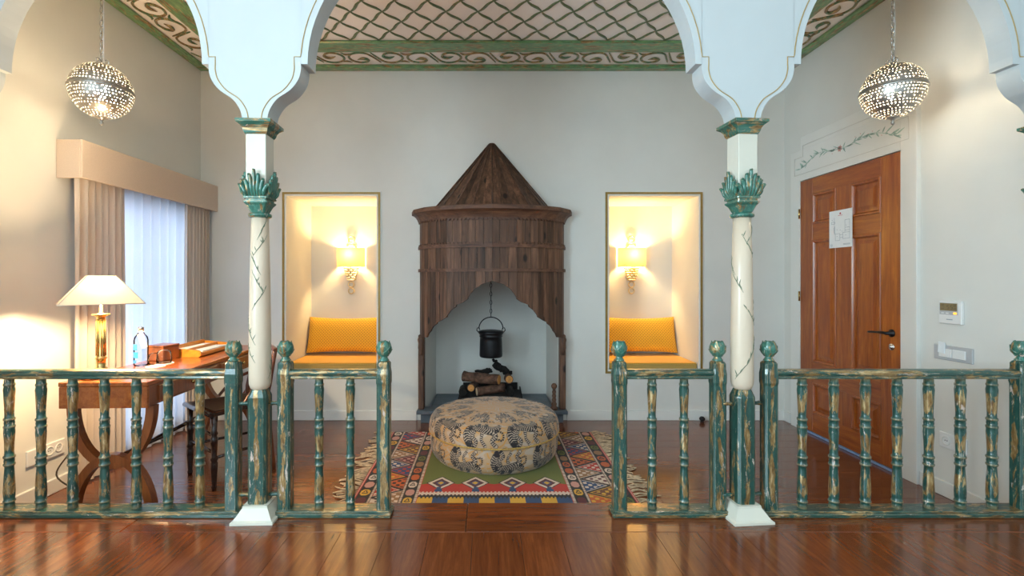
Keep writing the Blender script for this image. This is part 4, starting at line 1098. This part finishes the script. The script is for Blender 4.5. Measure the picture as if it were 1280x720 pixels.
# left wall socket plate and cable
t = thing('socket_plate', 'long cream socket plate on the left wall beneath the lamp', 'socket', (XL, 2.735, 0.255))
MB().box((0.006,0,0), (0.012,0.235,0.086), 0.003).build('plate', 'plastic', t)
for y in (0.015, 0.075): MB().lathe([(0.0,0.004),(0.018,0.004),(0.022,0.010),(0.025,0.010),(0.025,0.0)], 20, mtx=Matrix.Translation((0.006,y,0)) @ Matrix.Rotation(PI/2,4,'Y')).build('socket', 'white', t)
for y in (0.009,0.021,0.069,0.081): MB().lathe([(0.003,0),(0.003,0.002),(0,0.002)], 8, mtx=Matrix.Translation((0.0105,y,0)) @ Matrix.Rotation(PI/2,4,'Y')).build('socket_hole', 'blackmat', t)
tag(MB().tube(catmull([(-2.150,2.46,0.70),(-2.17,2.50,0.60),(-2.20,2.56,0.36),(-2.28,2.55,0.20),(-2.17,2.57,0.08),(-2.24,2.50,0.008),(-2.36,2.46,0.006),(-2.42,2.40,0.03)],8), 0.004, 7).build('lamp_cable', 'cable', None), 'thin brown lamp cable hanging down behind the railing by the left wall', 'cable')

# ================================================================== DOOR GROUP
def rw(u, z, d): return (-d, u, z)      # local on right wall; root at (XR, 3.496, 0)
DYc = 3.496
fr = bpy.data.objects.new('trim_3', None); C.objects.link(fr); fr.location = (XR, DYc, 0); struct(fr)
def rbox(mb, u0, u1, z0, z1, d0, d1, bev=0.0): return mb.box((-(d0+d1)/2, (u0+u1)/2, (z0+z1)/2), (d1-d0, u1-u0, z1-z0), bev)
mb = MB(); rbox(mb, -0.598, -0.484, 0.0, 2.306, 0, 0.028, 0.002); mb.build('door_casing', 'white', fr)
mb = MB(); rbox(mb, 0.484, 0.598, 0.0, 2.306, 0, 0.028, 0.002); mb.build('door_casing', 'white', fr)
mb = MB(); rbox(mb, -0.484, 0.484, 2.05, 2.306, 0, 0.028); rbox(mb, -0.47, 0.47, 2.306, 2.41, 0, 0.028, 0.002); hd = mb.build('head_panel', 'white', fr)
pl = [(-0.545,2.105),(0.545,2.105),(0.545,2.245),(0.44,2.245),(0.44,2.335),(-0.44,2.335),(-0.44,2.245),(-0.545,2.245)]
mb = MB()
for i in range(len(pl)):
    a, b = pl[i], pl[(i+1) % len(pl)]; mb.tube([rw(a[0],a[1],0.028), rw(b[0],b[1],0.028)], 0.0022, 5)
mb.build('panel_line', 'linep', hd)
mb = MB(); mf = MB(); rr = random.Random(4)
st = catmull([rw(-0.46,2.15,0.0285),rw(-0.25,2.225,0.0285),rw(0,2.195,0.0285),rw(0.25,2.225,0.0285),rw(0.46,2.15,0.0285)], 10)
def leaf(m, u, z, du, dz, wd):
    nx, nz = -dz, du; l = math.hypot(nx,nz); nx, nz = nx/l*wd, nz/l*wd
    pts = [(u,z),(u+du*0.35+nx,z+dz*0.35+nz),(u+du*0.7+nx*0.7,z+dz*0.7+nz*0.7),(u+du,z+dz),(u+du*0.7-nx*0.7,z+dz*0.7-nz*0.7),(u+du*0.35-nx,z+dz*0.35-nz)]
    m.prism([(-0.0,0)]*0 or pts, -0.0292, -0.027, 'yz')
mb.tube(st, 0.0016, 5)
for i in range(60):
    p = st[rr.randrange(len(st))]; sg = 1 if p.y > 0 else -1
    leaf(mb, p.y, p.z, sg*rr.uniform(0.02,0.08), rr.uniform(-0.04,0.045), rr.uniform(0.003,0.006))
mb.build('painted_leaves', 'leafg', hd)
for i in range(7):
    a = 2*PI*i/7; leaf(mf, 0.03, 2.20, 0.026*math.cos(a), 0.026*math.sin(a), 0.008)
for q in range(8): leaf(mf, rr.uniform(-0.35,0.35), 2.20+rr.uniform(-0.03,0.05), 0.008, 0.005, 0.003)
mf.build('painted_flower', 'petal', hd)
dr = bpy.data.objects.new('door_1', None); C.objects.link(dr); dr.location = (XR, DYc, 0); struct(dr)
Z0, Z1 = 0.022, 2.045; us = [-0.479, -0.328, -0.069, 0.077, 0.334, 0.479]
zs = [(0.172,0.417),(0.58,1.551),(1.678,1.921)]
for nm, a, b in (('door_stile',us[0],us[1]),('door_stile',us[4],us[5])):
    mb = MB(); rbox(mb, a, b, Z0, Z1, 0, 0.022, 0.002); mb.build(nm, 'door', dr)
for za, zb in ((Z0,zs[0][0]),(zs[0][1],zs[1][0]),(zs[1][1],zs[2][0]),(zs[2][1],Z1)):
    mb = MB(); rbox(mb, us[1], us[4], za, zb, 0, 0.022, 0.001); mb.build('door_rail', 'doorx', dr)
for za, zb in zs:
    mb = MB(); rbox(mb, us[2], us[3], za, zb, 0, 0.022, 0.001); mb.build('mullion', 'door', dr)
    for a, b in ((us[1],us[2]),(us[3],us[4])):
        mb = MB(); V = []; F = []
        for ins, d in ((0.0,0.022),(0.004,0.027),(0.014,0.028),(0.022,0.020),(0.026,0.010),(0.045,0.012),(0.062,0.018),(0.066,0.020)):
            V += [rw(a+ins,za+ins,d),rw(b-ins,za+ins,d),rw(b-ins,zb-ins,d),rw(a+ins,zb-ins,d)]
        for k in range(7):
            for i in range(4): F.append((k*4+i,k*4+(i+1)%4,k*4+4+(i+1)%4,k*4+4+i))
        F.append((28,29,30,31)); mb.add(V, F); mb.build('door_panel', 'door', dr)
mt = lambda u, z, d: Matrix.Translation(rw(u,z,d)) @ Matrix.Rotation(-PI/2,4,'Y')
h = MB().lathe([(0.0,0),(0.025,0),(0.025,0.006),(0.012,0.010),(0.010,0.045),(0.0,0.046)], 20, mtx=mt(-0.415,0.893,0.021)).build('door_handle', 'iron', dr)
MB().tube(catmull([rw(-0.415,0.893,0.062),rw(-0.39,0.895,0.066),rw(-0.33,0.892,0.066),rw(-0.275,0.888,0.062)],5), [0.009]*8+[0.007]*8, 10).build('lever', 'iron', h)
MB().lathe([(0.0,0),(0.022,0),(0.022,0.005),(0.018,0.007),(0.009,0.008),(0.009,0.014),(0,0.015)], 18, mtx=mt(-0.415,0.805,0.021)).build('keyhole_rose', 'chrome', dr)
for z in (1.78, 1.10, 0.30): MB().tube([rw(0.484,z-0.04,0.030),rw(0.484,z+0.04,0.030)], 0.007, 8).build('hinge', 'brass', dr)
mb = MB(); rbox(mb, -0.48, 0.48, 0.002, 0.018, 0, 0.026); mb.build('painted_gap_light', 'gaplight', dr)  # thin strip coloured blue to stand for the light under the door
# evacuation plan on the door
t = thing('door_notice', 'white printed floor plan notice fixed to the wooden door', 'notice', (XR-0.029, 3.515, 1.61))
MB().box((-0.002,0,0), (0.003,0.225,0.275)).build('sheet', 'paper', t)
mb = MB()
def ln(u0,z0,u1,z1,w_=0.0010): mb.box((-0.0038,(u0+u1)/2,(z0+z1)/2), (0.0005, abs(u1-u0)+w_*2, abs(z1-z0)+w_*2))
def rect(u0,z0,u1,z1):
    ln(u0,z0,u1,z0); ln(u0,z1,u1,z1); ln(u0,z0,u0,z1); ln(u1,z0,u1,z1)
rect(-0.09,-0.075,-0.025,-0.03); rect(-0.09,-0.03,-0.045,0.06); rect(-0.09,-0.015,-0.045,0.005); rect(0.005,-0.085,0.05,-0.035); rect(0.055,-0.035,0.06,0.02); ln(0.06,0.02,0.06,0.085); rect(0.055,0.04,0.09,0.055); ln(-0.025,-0.065,0.005,-0.065); ln(-0.025,-0.045,0.005,-0.045)
for z in range(6): ln(0.062,-0.02+z*0.006,0.068,-0.02+z*0.006)
for u,z in ((-0.06,0.02),(-0.055,-0.05),(0.03,-0.055),(0.0,-0.01),(0.03,-0.005),(0.08,0.07),(-0.02,-0.02)): ln(u,z,u+0.004,z,0.0015)
for z in (-0.112,-0.118): ln(-0.095,z,-0.03,z,0.0012)
rect(0.082,-0.125,0.095,-0.112)
mb.build('plan_lines', 'ink', t)
mb = MB().lathe([(0,0),(0.008,0),(0.008,0.0006),(0,0.0006)], 12, mtx=Matrix.Translation((-0.0035,-0.0,0.112)) @ Matrix.Rotation(-PI/2,4,'Y'))
mb.box((-0.0038,0,0.098), (0.0005,0.045,0.003)); mb.build('red_emblem', 'redink', t)
# thermostat
t = thing('thermostat', 'white wall thermostat with amber display beside the door', 'thermostat', (XR, 2.70, 1.053))
MB().box((-0.010,0,0), (0.020,0.134,0.130), 0.004).build('case', 'plastic', t)
MB().box((-0.0205,0.005,0.020), (0.003,0.108,0.066), 0.001).build('button_panel', 'greyplastic', t)
sc = MB().box((-0.0222,0.005,0.030), (0.002,0.098,0.042)).build('display', 'lcd', t)
mb = MB()
for u in (0.010,-0.010):
    for (a,b,c_,d) in ((0,0.010,0.010,0.0018),(0,0,0.010,0.0018),(0,-0.010,0.010,0.0018),(0.005,0.005,0.0018,0.010),(-0.005,-0.005,0.0018,0.010)):
        mb.box((-0.0236,u-0.004+a,0.030+b), (0.0006,c_,d))
for z in (0.044,0.036,0.022): mb.box((-0.0236,0.040,z),(0.0006,0.018,0.0025)); mb.box((-0.0236,-0.033,z),(0.0006,0.016,0.0025))
mb.build('digits', 'lcdink', sc)
MB().box((-0.0232,-0.034,-0.004), (0.004,0.020,0.011), 0.002).build('amber_button', 'amber', t)
for u in (0.038,0.012): MB().box((-0.0226,u,-0.005), (0.003,0.018,0.006), 0.001).build('button', 'plastic', t)
mb = MB()
for i in range(6): mb.box((-0.0203,0.016-i*0.006,-0.040), (0.0006,0.0045,0.005))
mb.build('maker_mark', 'ink', t)
# card switch plate
t = thing('switch_plate', 'long grey wall plate with white switches under the thermostat', 'switch', (XR, 2.695, 0.822))
MB().box((-0.005,0,0), (0.010,0.225,0.084), 0.003).build('plate', 'greyplastic', t)
for y in (0.040,-0.040): MB().box((-0.011,y,-0.002), (0.008,0.074,0.048), 0.002).build('switch', 'plastic', t)
MB().box((-0.016,0.058,0.024), (0.006,0.040,0.062), 0.001, Matrix.Rotation(0.06,4,'X')).build('key_card', 'paper', t)
t = thing('socket_plate', 'small double socket plate low on the right wall behind the railing', 'socket', (XR, 2.695, 0.322))
MB().box((-0.005,0,0), (0.010,0.156,0.086), 0.003).build('plate', 'plastic', t)
for y in (0.036,-0.036): MB().lathe([(0.0,0.004),(0.018,0.004),(0.022,0.009),(0.026,0.009),(0.026,0.0)], 20, mtx=Matrix.Translation((-0.005,y,0)) @ Matrix.Rotation(-PI/2,4,'Y')).build('socket', 'white', t)
for y in (0.042,0.030,-0.030,-0.042): MB().lathe([(0.003,0),(0.003,0.002),(0,0.002)], 8, mtx=Matrix.Translation((-0.0088,y,0)) @ Matrix.Rotation(-PI/2,4,'Y')).build('socket_hole', 'blackmat', t)
# door stop by the back wall
t = thing('door_stop', 'small dark round door stop on the floor by the back wall', 'door stop', (1.88, YB-0.06, 0.0))
MB().lathe([(0.0,0),(0.016,0),(0.018,0.004),(0.012,0.012),(0.0,0.013)], 16).build('foot', 'iron', t)
MB().lathe([(0.012,0.010),(0.023,0.020),(0.024,0.034),(0.014,0.046),(0,0.048)], 16).build('rubber_knob', 'blackmat', t)

# ================================================================== RUG
RX, RY0, RY1, RW = 0.05, 2.62, 3.875, 0.80
nx, ny = 520, 400
U, Vv = np.meshgrid(np.linspace(-RW, RW, nx), np.linspace(RY0, RY1, ny))
col = np.zeros((ny, nx, 3)); K = {k: np.array(s2l(*v)) for k, v in dict(black=(32,26,24), red=(178,46,28), green=(100,106,36), white=(206,188,172), yellow=(206,160,52), blue=(38,70,110), pink=(190,140,128), tan=(146,108,72), orange=(186,92,40), maroon=(92,30,40), brown=(110,66,40)).items()}
au = np.abs(U); W = Vv-RY0; Wm = np.minimum(W, (RY1-RY0)-W)   # distance from long sides
col[:] = K['green']
strk = (np.sin(U*900+np.sin(Vv*7)*4)*0.5+0.5)*0.22+0.85
# field ends: red with diamonds, teeth, blocks
dcx = np.array([-0.32,-0.113,0.113,0.32]); 
near = np.min(np.abs(U[...,None]-dcx), -1)
zig = 0.285+0.035*np.clip(1-near/0.11, 0, 1)-0.02
col[(Wm < zig)] = K['red']
for c_ in dcx:
    d = np.abs(U-c_)/0.078+np.abs(Wm-0.285)/0.085
    for lim, k in ((1.12,'black'),(1.0,'white'),(0.70,'black'),(0.62,'maroon'),(0.42,'blue'),(0.26,'yellow')): col[d < lim] = K[k]
st_ = (np.abs(((U+0.435) % 0.2175)-0.10875) < 0.012+0.010*(Wm < 0.20)) & (Wm > 0.15) & (Wm < 0.232); col[st_] = K['blue']
zz = ((U*100/2.2) % 1)
col[(Wm < 0.165) & (Wm > 0.125)] = K['red']
tooth = np.abs(Wm-0.148) < np.where(zz < 0.5, 0.020, 0.007); col[tooth] = K['white']
col[(Wm < 0.130)] = K['black']; tooth = (np.abs(Wm-0.137) < np.where(zz < 0.5, 0.016, 0.004)); col[tooth] = K['white']
blk = np.floor((U+0.435)/0.087).astype(int) % 2
col[(Wm < 0.100)] = np.where((blk == 0)[..., None], K['yellow'], K['blue'])[(Wm < 0.100)]
col[(Wm < 0.112) & (Wm > 0.082) & (((U*100/2.2) % 1) < 0.45)] = K['black']
def band(m, c0): col[m] = K[c0]
band(au > 0.435, 'white')
dots = ((Vv*60) % 1 < 0.35) & (au > 0.435); col[dots] = K['brown']
lines_ = (((au-0.435) % 1) < 0.003); col[(au > 0.435) & (au < 0.438)] = K['red']
def motif_band(a, b, seedc):
    m = (au > a) & (au < b); col[m] = K['black']
    pitch = 0.105; idx = np.floor(W/pitch).astype(int); dv = (W % pitch)-pitch/2; du = au-(a+b)/2; h = (b-a)/2
    r = np.maximum(np.abs(dv)/0.040, np.maximum(np.abs(du)/(h*0.78), (np.abs(dv)/0.040+np.abs(du)/(h*0.78))*0.68))
    pal = ['orange','yellow','tan','white','maroon','orange','pink','green']
    hsh = (idx*5+seedc+(U > 0)*3) % 8
    for k in range(8): col[m & (r < 1) & (hsh == k)] = K[pal[k]]
    sw = (np.abs(np.hypot(dv/0.022, du/(h*0.45))-0.72+0.25*np.sin(3*np.arctan2(dv,du))) < 0.26)
    col[m & (r < 1) & sw & (hsh % 2 == 1)] = K['black']
motif_band(0.455, 0.520, 1)
# triangles band
a, b = 0.535, 0.695; m = (au > a) & (au < b); pitch = 0.19
t_ = (au-a)/(b-a); q = W/pitch+0.2*(U > 0)
i1 = np.floor(q); f1 = q-i1
tri = np.abs(f1-0.5)*2 < (1-t_); idt = np.where(tri, 2*i1, 2*np.floor(q+0.5)+1).astype(int)
edge = np.where(tri, (1-t_)-np.abs(f1-0.5)*2, np.abs(f1-0.5)*2-(1-t_))
pal = ['tan','blue','orange','red','white','brown','maroon','blue','orange']
inn = ['white','white','yellow','white','maroon','yellow','pink','red','black']
for k in range(9):
    mk = m & ((idt*4+(U > 0)*2) % 9 == k); col[mk] = K[pal[k]]
    hb = (np.sin(au*2*PI/0.052+1)*np.sin(W*2*PI/0.060) > 0.18); col[mk & (edge > 0.28) & hb] = K[inn[k]]
    col[mk & (edge > 0.10) & (edge < 0.17)] = K[inn[k]]
col[m & (edge < 0.09)] = K['black']
m = (au > 0.695) & (au < 0.712); col[m] = K['white']; col[m & dots] = K['brown']
motif_band(0.712, 0.782, 4)
col[(au > 0.782)] = K['red']; col[(au > 0.788) & (au < 0.792)] = K['white']
for e in (0.455,0.520,0.535,0.695,0.712): col[np.abs(au-e) < 0.0022] = K['black']
col = np.clip(col, 0, 1)**1.06*1.15*strk[..., None]
def grid_obj(name, P, colr, mat, parent=None, wrap=False):
    ny_, nx_ = P.shape[:2]
    me = bpy.data.meshes.new(name)
    ii = np.arange(ny_*nx_).reshape(ny_, nx_)
    if wrap: nxt = np.roll(ii, -1, 1); A, B, D, E = ii[:-1], nxt[:-1], nxt[1:], ii[1:]
    else: A, B, D, E = ii[:-1,:-1], ii[:-1,1:], ii[1:,1:], ii[1:,:-1]
    faces = np.stack([A, B, D, E], -1).reshape(-1, 4)
    me.vertices.add(ny_*nx_); me.vertices.foreach_set('co', P.reshape(-1).astype(np.float32))
    me.loops.add(faces.size); me.loops.foreach_set('vertex_index', faces.reshape(-1).astype(np.int32))
    me.polygons.add(len(faces)); me.polygons.foreach_set('loop_start', np.arange(0, faces.size, 4, dtype=np.int32))
    me.polygons.foreach_set('use_smooth', np.ones(len(faces), dtype=bool))
    me.update(calc_edges=True)
    at = me.color_attributes.new('Col', 'FLOAT_COLOR', 'POINT')
    at.data.foreach_set('color', np.concatenate([colr.reshape(-1,3), np.ones((ny_*nx_,1))], 1).astype(np.float32).reshape(-1))
    return obj(name, me, mat, parent)
rg = thing('kilim_rug', 'multicoloured fringed kilim rug under the round ottoman', 'rug', (RX, (RY0+RY1)/2, 0))
hgt = 0.007+0.0008*np.sin(Vv*9+U*3)
P = np.stack([U, Vv-(RY0+RY1)/2, hgt], -1); grid_obj('woven_pile', P, np.clip(col,0,1), 'rug', rg)
MB().box((0,0,0.003), (2*RW-0.002, RY1-RY0-0.002, 0.006)).build('backing', 'fringe', rg)
mb = MB(); rr = random.Random(9)
for sg in (-1,1):
    n = 58
    for i in range(n):
        y = RY0+(RY1-RY0)*(i+0.5)/n-(RY0+RY1)/2+rr.uniform(-0.004,0.004); L_ = rr.uniform(0.085,0.15); dy = rr.uniform(-0.06,0.06)
        P = catmull([(sg*(RW-0.003),y,0.006),(sg*(RW+L_*0.3),y+dy*0.1,0.009+rr.uniform(0,0.008)),(sg*(RW+L_*0.7),y+dy*0.6+rr.uniform(-0.01,0.01),0.007),(sg*(RW+L_),y+dy,0.005)],3)
        mb.tube(P, [0.0036+0.0016*rr.random() for _ in P], 5)
tag(mb.build('fringe', 'fringe', rg), kind='stuff')

# ================================================================== OTTOMAN
ot = thing('ottoman', 'round tan ottoman with black tiger pattern on the rug', 'ottoman', (0.060, 3.43, 0.009))
OR = 0.452; seam = 0.170
# profile: lower tier, seam, upper tier, domed top
pr = []
for i in range(60):                       # lower drum
    t_ = i/59; z = 0.0+seam*t_; pr.append((OR*(0.90+0.10*math.sin(PI*min(1,t_*0.5+0.15)/1.0*0.9)**0.5)-(0.035*(1-t_)**6), z))
rl = pr[-1][0]
lowp = [(OR-0.040*(1-i/59)**5-0.012*(i/59)**10, seam*i/59) for i in range(60)]
upp = []
for i in range(100):
    a = PI/2*i/99; upp.append((0.385+0.075*max(0,math.cos(a))**0.8 if i < 99 else 0.385, seam+0.012+0.115*math.sin(a)**0.8))
r0 = upp[0][0]; upp = [(r*1.0, z) for r, z in upp]
topp = [(0.385*(1-i/50), seam+0.127+0.028*(1-(1-i/50)**2)) for i in range(1, 51)]
prof = [(OR-0.05, 0.0)]+lowp+[(OR-0.018, seam+0.006)]+upp+topp[:-1]+[(0.002, topp[-1][1])]
prof = np.array(prof); arc = np.concatenate([[0], np.cumsum(np.hypot(*np.diff(prof, axis=0).T))])
NT = 720
th = np.linspace(0, 2*PI, NT, endpoint=False)
Pm = np.stack([prof[:,0:1]*np.cos(th), prof[:,0:1]*np.sin(th), np.repeat(prof[:,1:2], NT, 1)], -1)
tile = 2*PI*OR/10
Sx = ((th+PI/2+0.12) % (2*PI))*OR
Sg, Vg = np.meshgrid(Sx, arc)
def seg_dist(px, py, poly, rad):
    poly = np.array([(p[0], p[1]) for p in poly]); best = np.full(px.shape, 1e9); al = np.zeros(px.shape); cum = 0
    rad = np.interp(np.linspace(0,1,len(poly)), np.linspace(0,1,len(rad)), rad); bd = np.zeros(px.shape); side = np.zeros(px.shape)
    for i in range(len(poly)-1):
        a, b = poly[i], poly[i+1]; d = b-a; l2 = d@d; l = math.sqrt(l2)
        t_ = np.clip(((px-a[0])*d[0]+(py-a[1])*d[1])/l2, 0, 1)
        dx, dy = px-a[0]-t_*d[0], py-a[1]-t_*d[1]; dd = np.hypot(dx, dy); r = rad[i]+(rad[i+1]-rad[i])*t_
        e = dd/r; mk = e < best
        best = np.where(mk, e, best); al = np.where(mk, cum+t_*l, al); bd = np.where(mk, dd, bd); cum += l
    return best, al, bd
ocol = np.zeros((*Sg.shape, 3)); tan1 = np.array(s2l(190,158,122)); tan2 = np.array(s2l(204,146,70)); dark = np.array(s2l(34,30,34)); pale = np.array(s2l(190,170,150))
nz = np.sin(Sg*46+2.2*np.sin(Vg*31))*np.sin(Vg*70+2*np.sin(Sg*23))
ocol[:] = tan1; ocol[(np.abs(np.sin(Vg*95+2.6*np.sin(Sg*38+1.3*np.sin(Vg*20)))) < 0.42) & (np.sin(Sg*27+3*np.sin(Vg*14)) > -0.25)] = tan2
nz2 = np.sin(Sg*30+1.7*np.sin(Vg*50)+1)*np.sin(Vg*40+2*np.sin(Sg*17)); ocol[nz2 > 0.55] = pale
def cm(P): return [(p.x, p.y) for p in catmull([(x,y,0) for x,y in P], 5)]
def tiger(S0, V0, V1, flip, sc=1.0, only=None):
    x = ((Sg-S0) % tile)-tile/2; y = (Vg-(V0+V1)/2)/sc; x = x/sc
    if flip == 1: y = -y
    if flip == 2: x = -x
    m = (Vg > V0-0.004) & (Vg < V1+0.004)
    body, al, bd = seg_dist(x, y, cm([(-0.078,-0.060),(-0.092,-0.010),(-0.065,0.038),(-0.01,0.038),(0.045,0.022),(0.082,0.040),(0.100,0.075)]), [0.020,0.026,0.029,0.031,0.028,0.022,0.006])
    stripe = np.sin(2*PI*(al/0.0135+bd/0.030)) > -0.42
    inside = m & (body < 1)
    ocol[inside] = pale; ocol[inside & stripe] = dark; ocol[m & (body > 0.93) & (body < 1.05)] = dark
    for pl_, rd in (([(-0.055,0.015),(-0.062,-0.02),(-0.038,-0.045),(-0.050,-0.072)],[0.014,0.011,0.009,0.011]), ([(0.045,0.015),(0.070,-0.012),(0.050,-0.040),(0.072,-0.068)],[0.018,0.012,0.009,0.011]), ([(0.0,0.02),(-0.01,-0.03),(0.012,-0.066)],[0.012,0.007,0.009])):
        b2, a2, d2 = seg_dist(x, y, cm(pl_), rd); ii = m & (b2 < 1) & ~inside
        ocol[ii] = pale; ocol[ii & (np.sin(2*PI*(a2/0.011)) > -0.1)] = dark; ocol[m & ~inside & (b2 > 0.85) & (b2 < 1.1)] = dark
    b2, a2, d2 = seg_dist(x, y, cm([(0.075,0.02),(0.112,0.0),(0.108,-0.035),(0.075,-0.030),(0.055,-0.048)]), [0.0065,0.006,0.006,0.005,0.003]); ocol[m & (b2 < 1) & (np.sin(2*PI*a2/0.012) > -0.6)] = dark
    for hx, hy in ((-0.05,0.065),(0.0,0.067),(-0.095,0.035)):
        b2, a2, d2 = seg_dist(x, y, cm([(hx+0.012,hy-0.012),(hx+0.012,hy+0.010),(hx-0.006,hy+0.020)]), [0.012,0.009,0.002]); ocol[m & (b2 < 1)] = dark*1.5
    hd_ = m & (np.hypot(x+0.078,y+0.066) < 0.021); ocol[hd_ & (np.sin(np.hypot(x+0.078,y+0.066)*2*PI/0.011) > 0.1)] = dark
    for ex in (-0.095,-0.062): ocol[m & (np.hypot(x-ex,y+0.055) < 0.006)] = dark
i_seam = 1+60
v_seam = arc[i_seam]
tiger(0.0, 0.006, v_seam-0.002, 1, 1.0)
tiger(tile*0.42, v_seam+0.016, v_seam+0.214, 0, 1.12)
tiger(tile*0.1, v_seam+0.235, v_seam+0.390, 2, 0.92)
for k in range(26):                       # little scattered marks
    s0 = random.random()*tile; v0 = random.choice([v_seam+0.245+random.uniform(-0.012,0.012), v_seam+0.02, v_seam+0.40])
    x = ((Sg-s0) % tile)-tile/2; m = (np.abs(x+0.5*(Vg-v0)) < 0.004) & (np.abs(Vg-v0) < 0.009); ocol[m] = dark
grid_obj('upholstery', Pm, ocol, 'ott', ot, wrap=True)
mb = MB(); cp = []
for k in range(2):
    mb.tube([((OR+0.004+0.003*math.cos(60*2*PI*i/600*2+k*PI))*math.cos(2*PI*i/600), (OR+0.004+0.003*math.cos(60*2*PI*i/600*2+k*PI))*math.sin(2*PI*i/600), seam+0.006+0.003*math.sin(60*2*PI*i/600*2+k*PI)) for i in range(600)], 0.0042, 5, closed=True)
mb.build('twisted_cord', 'rope_gold', ot)
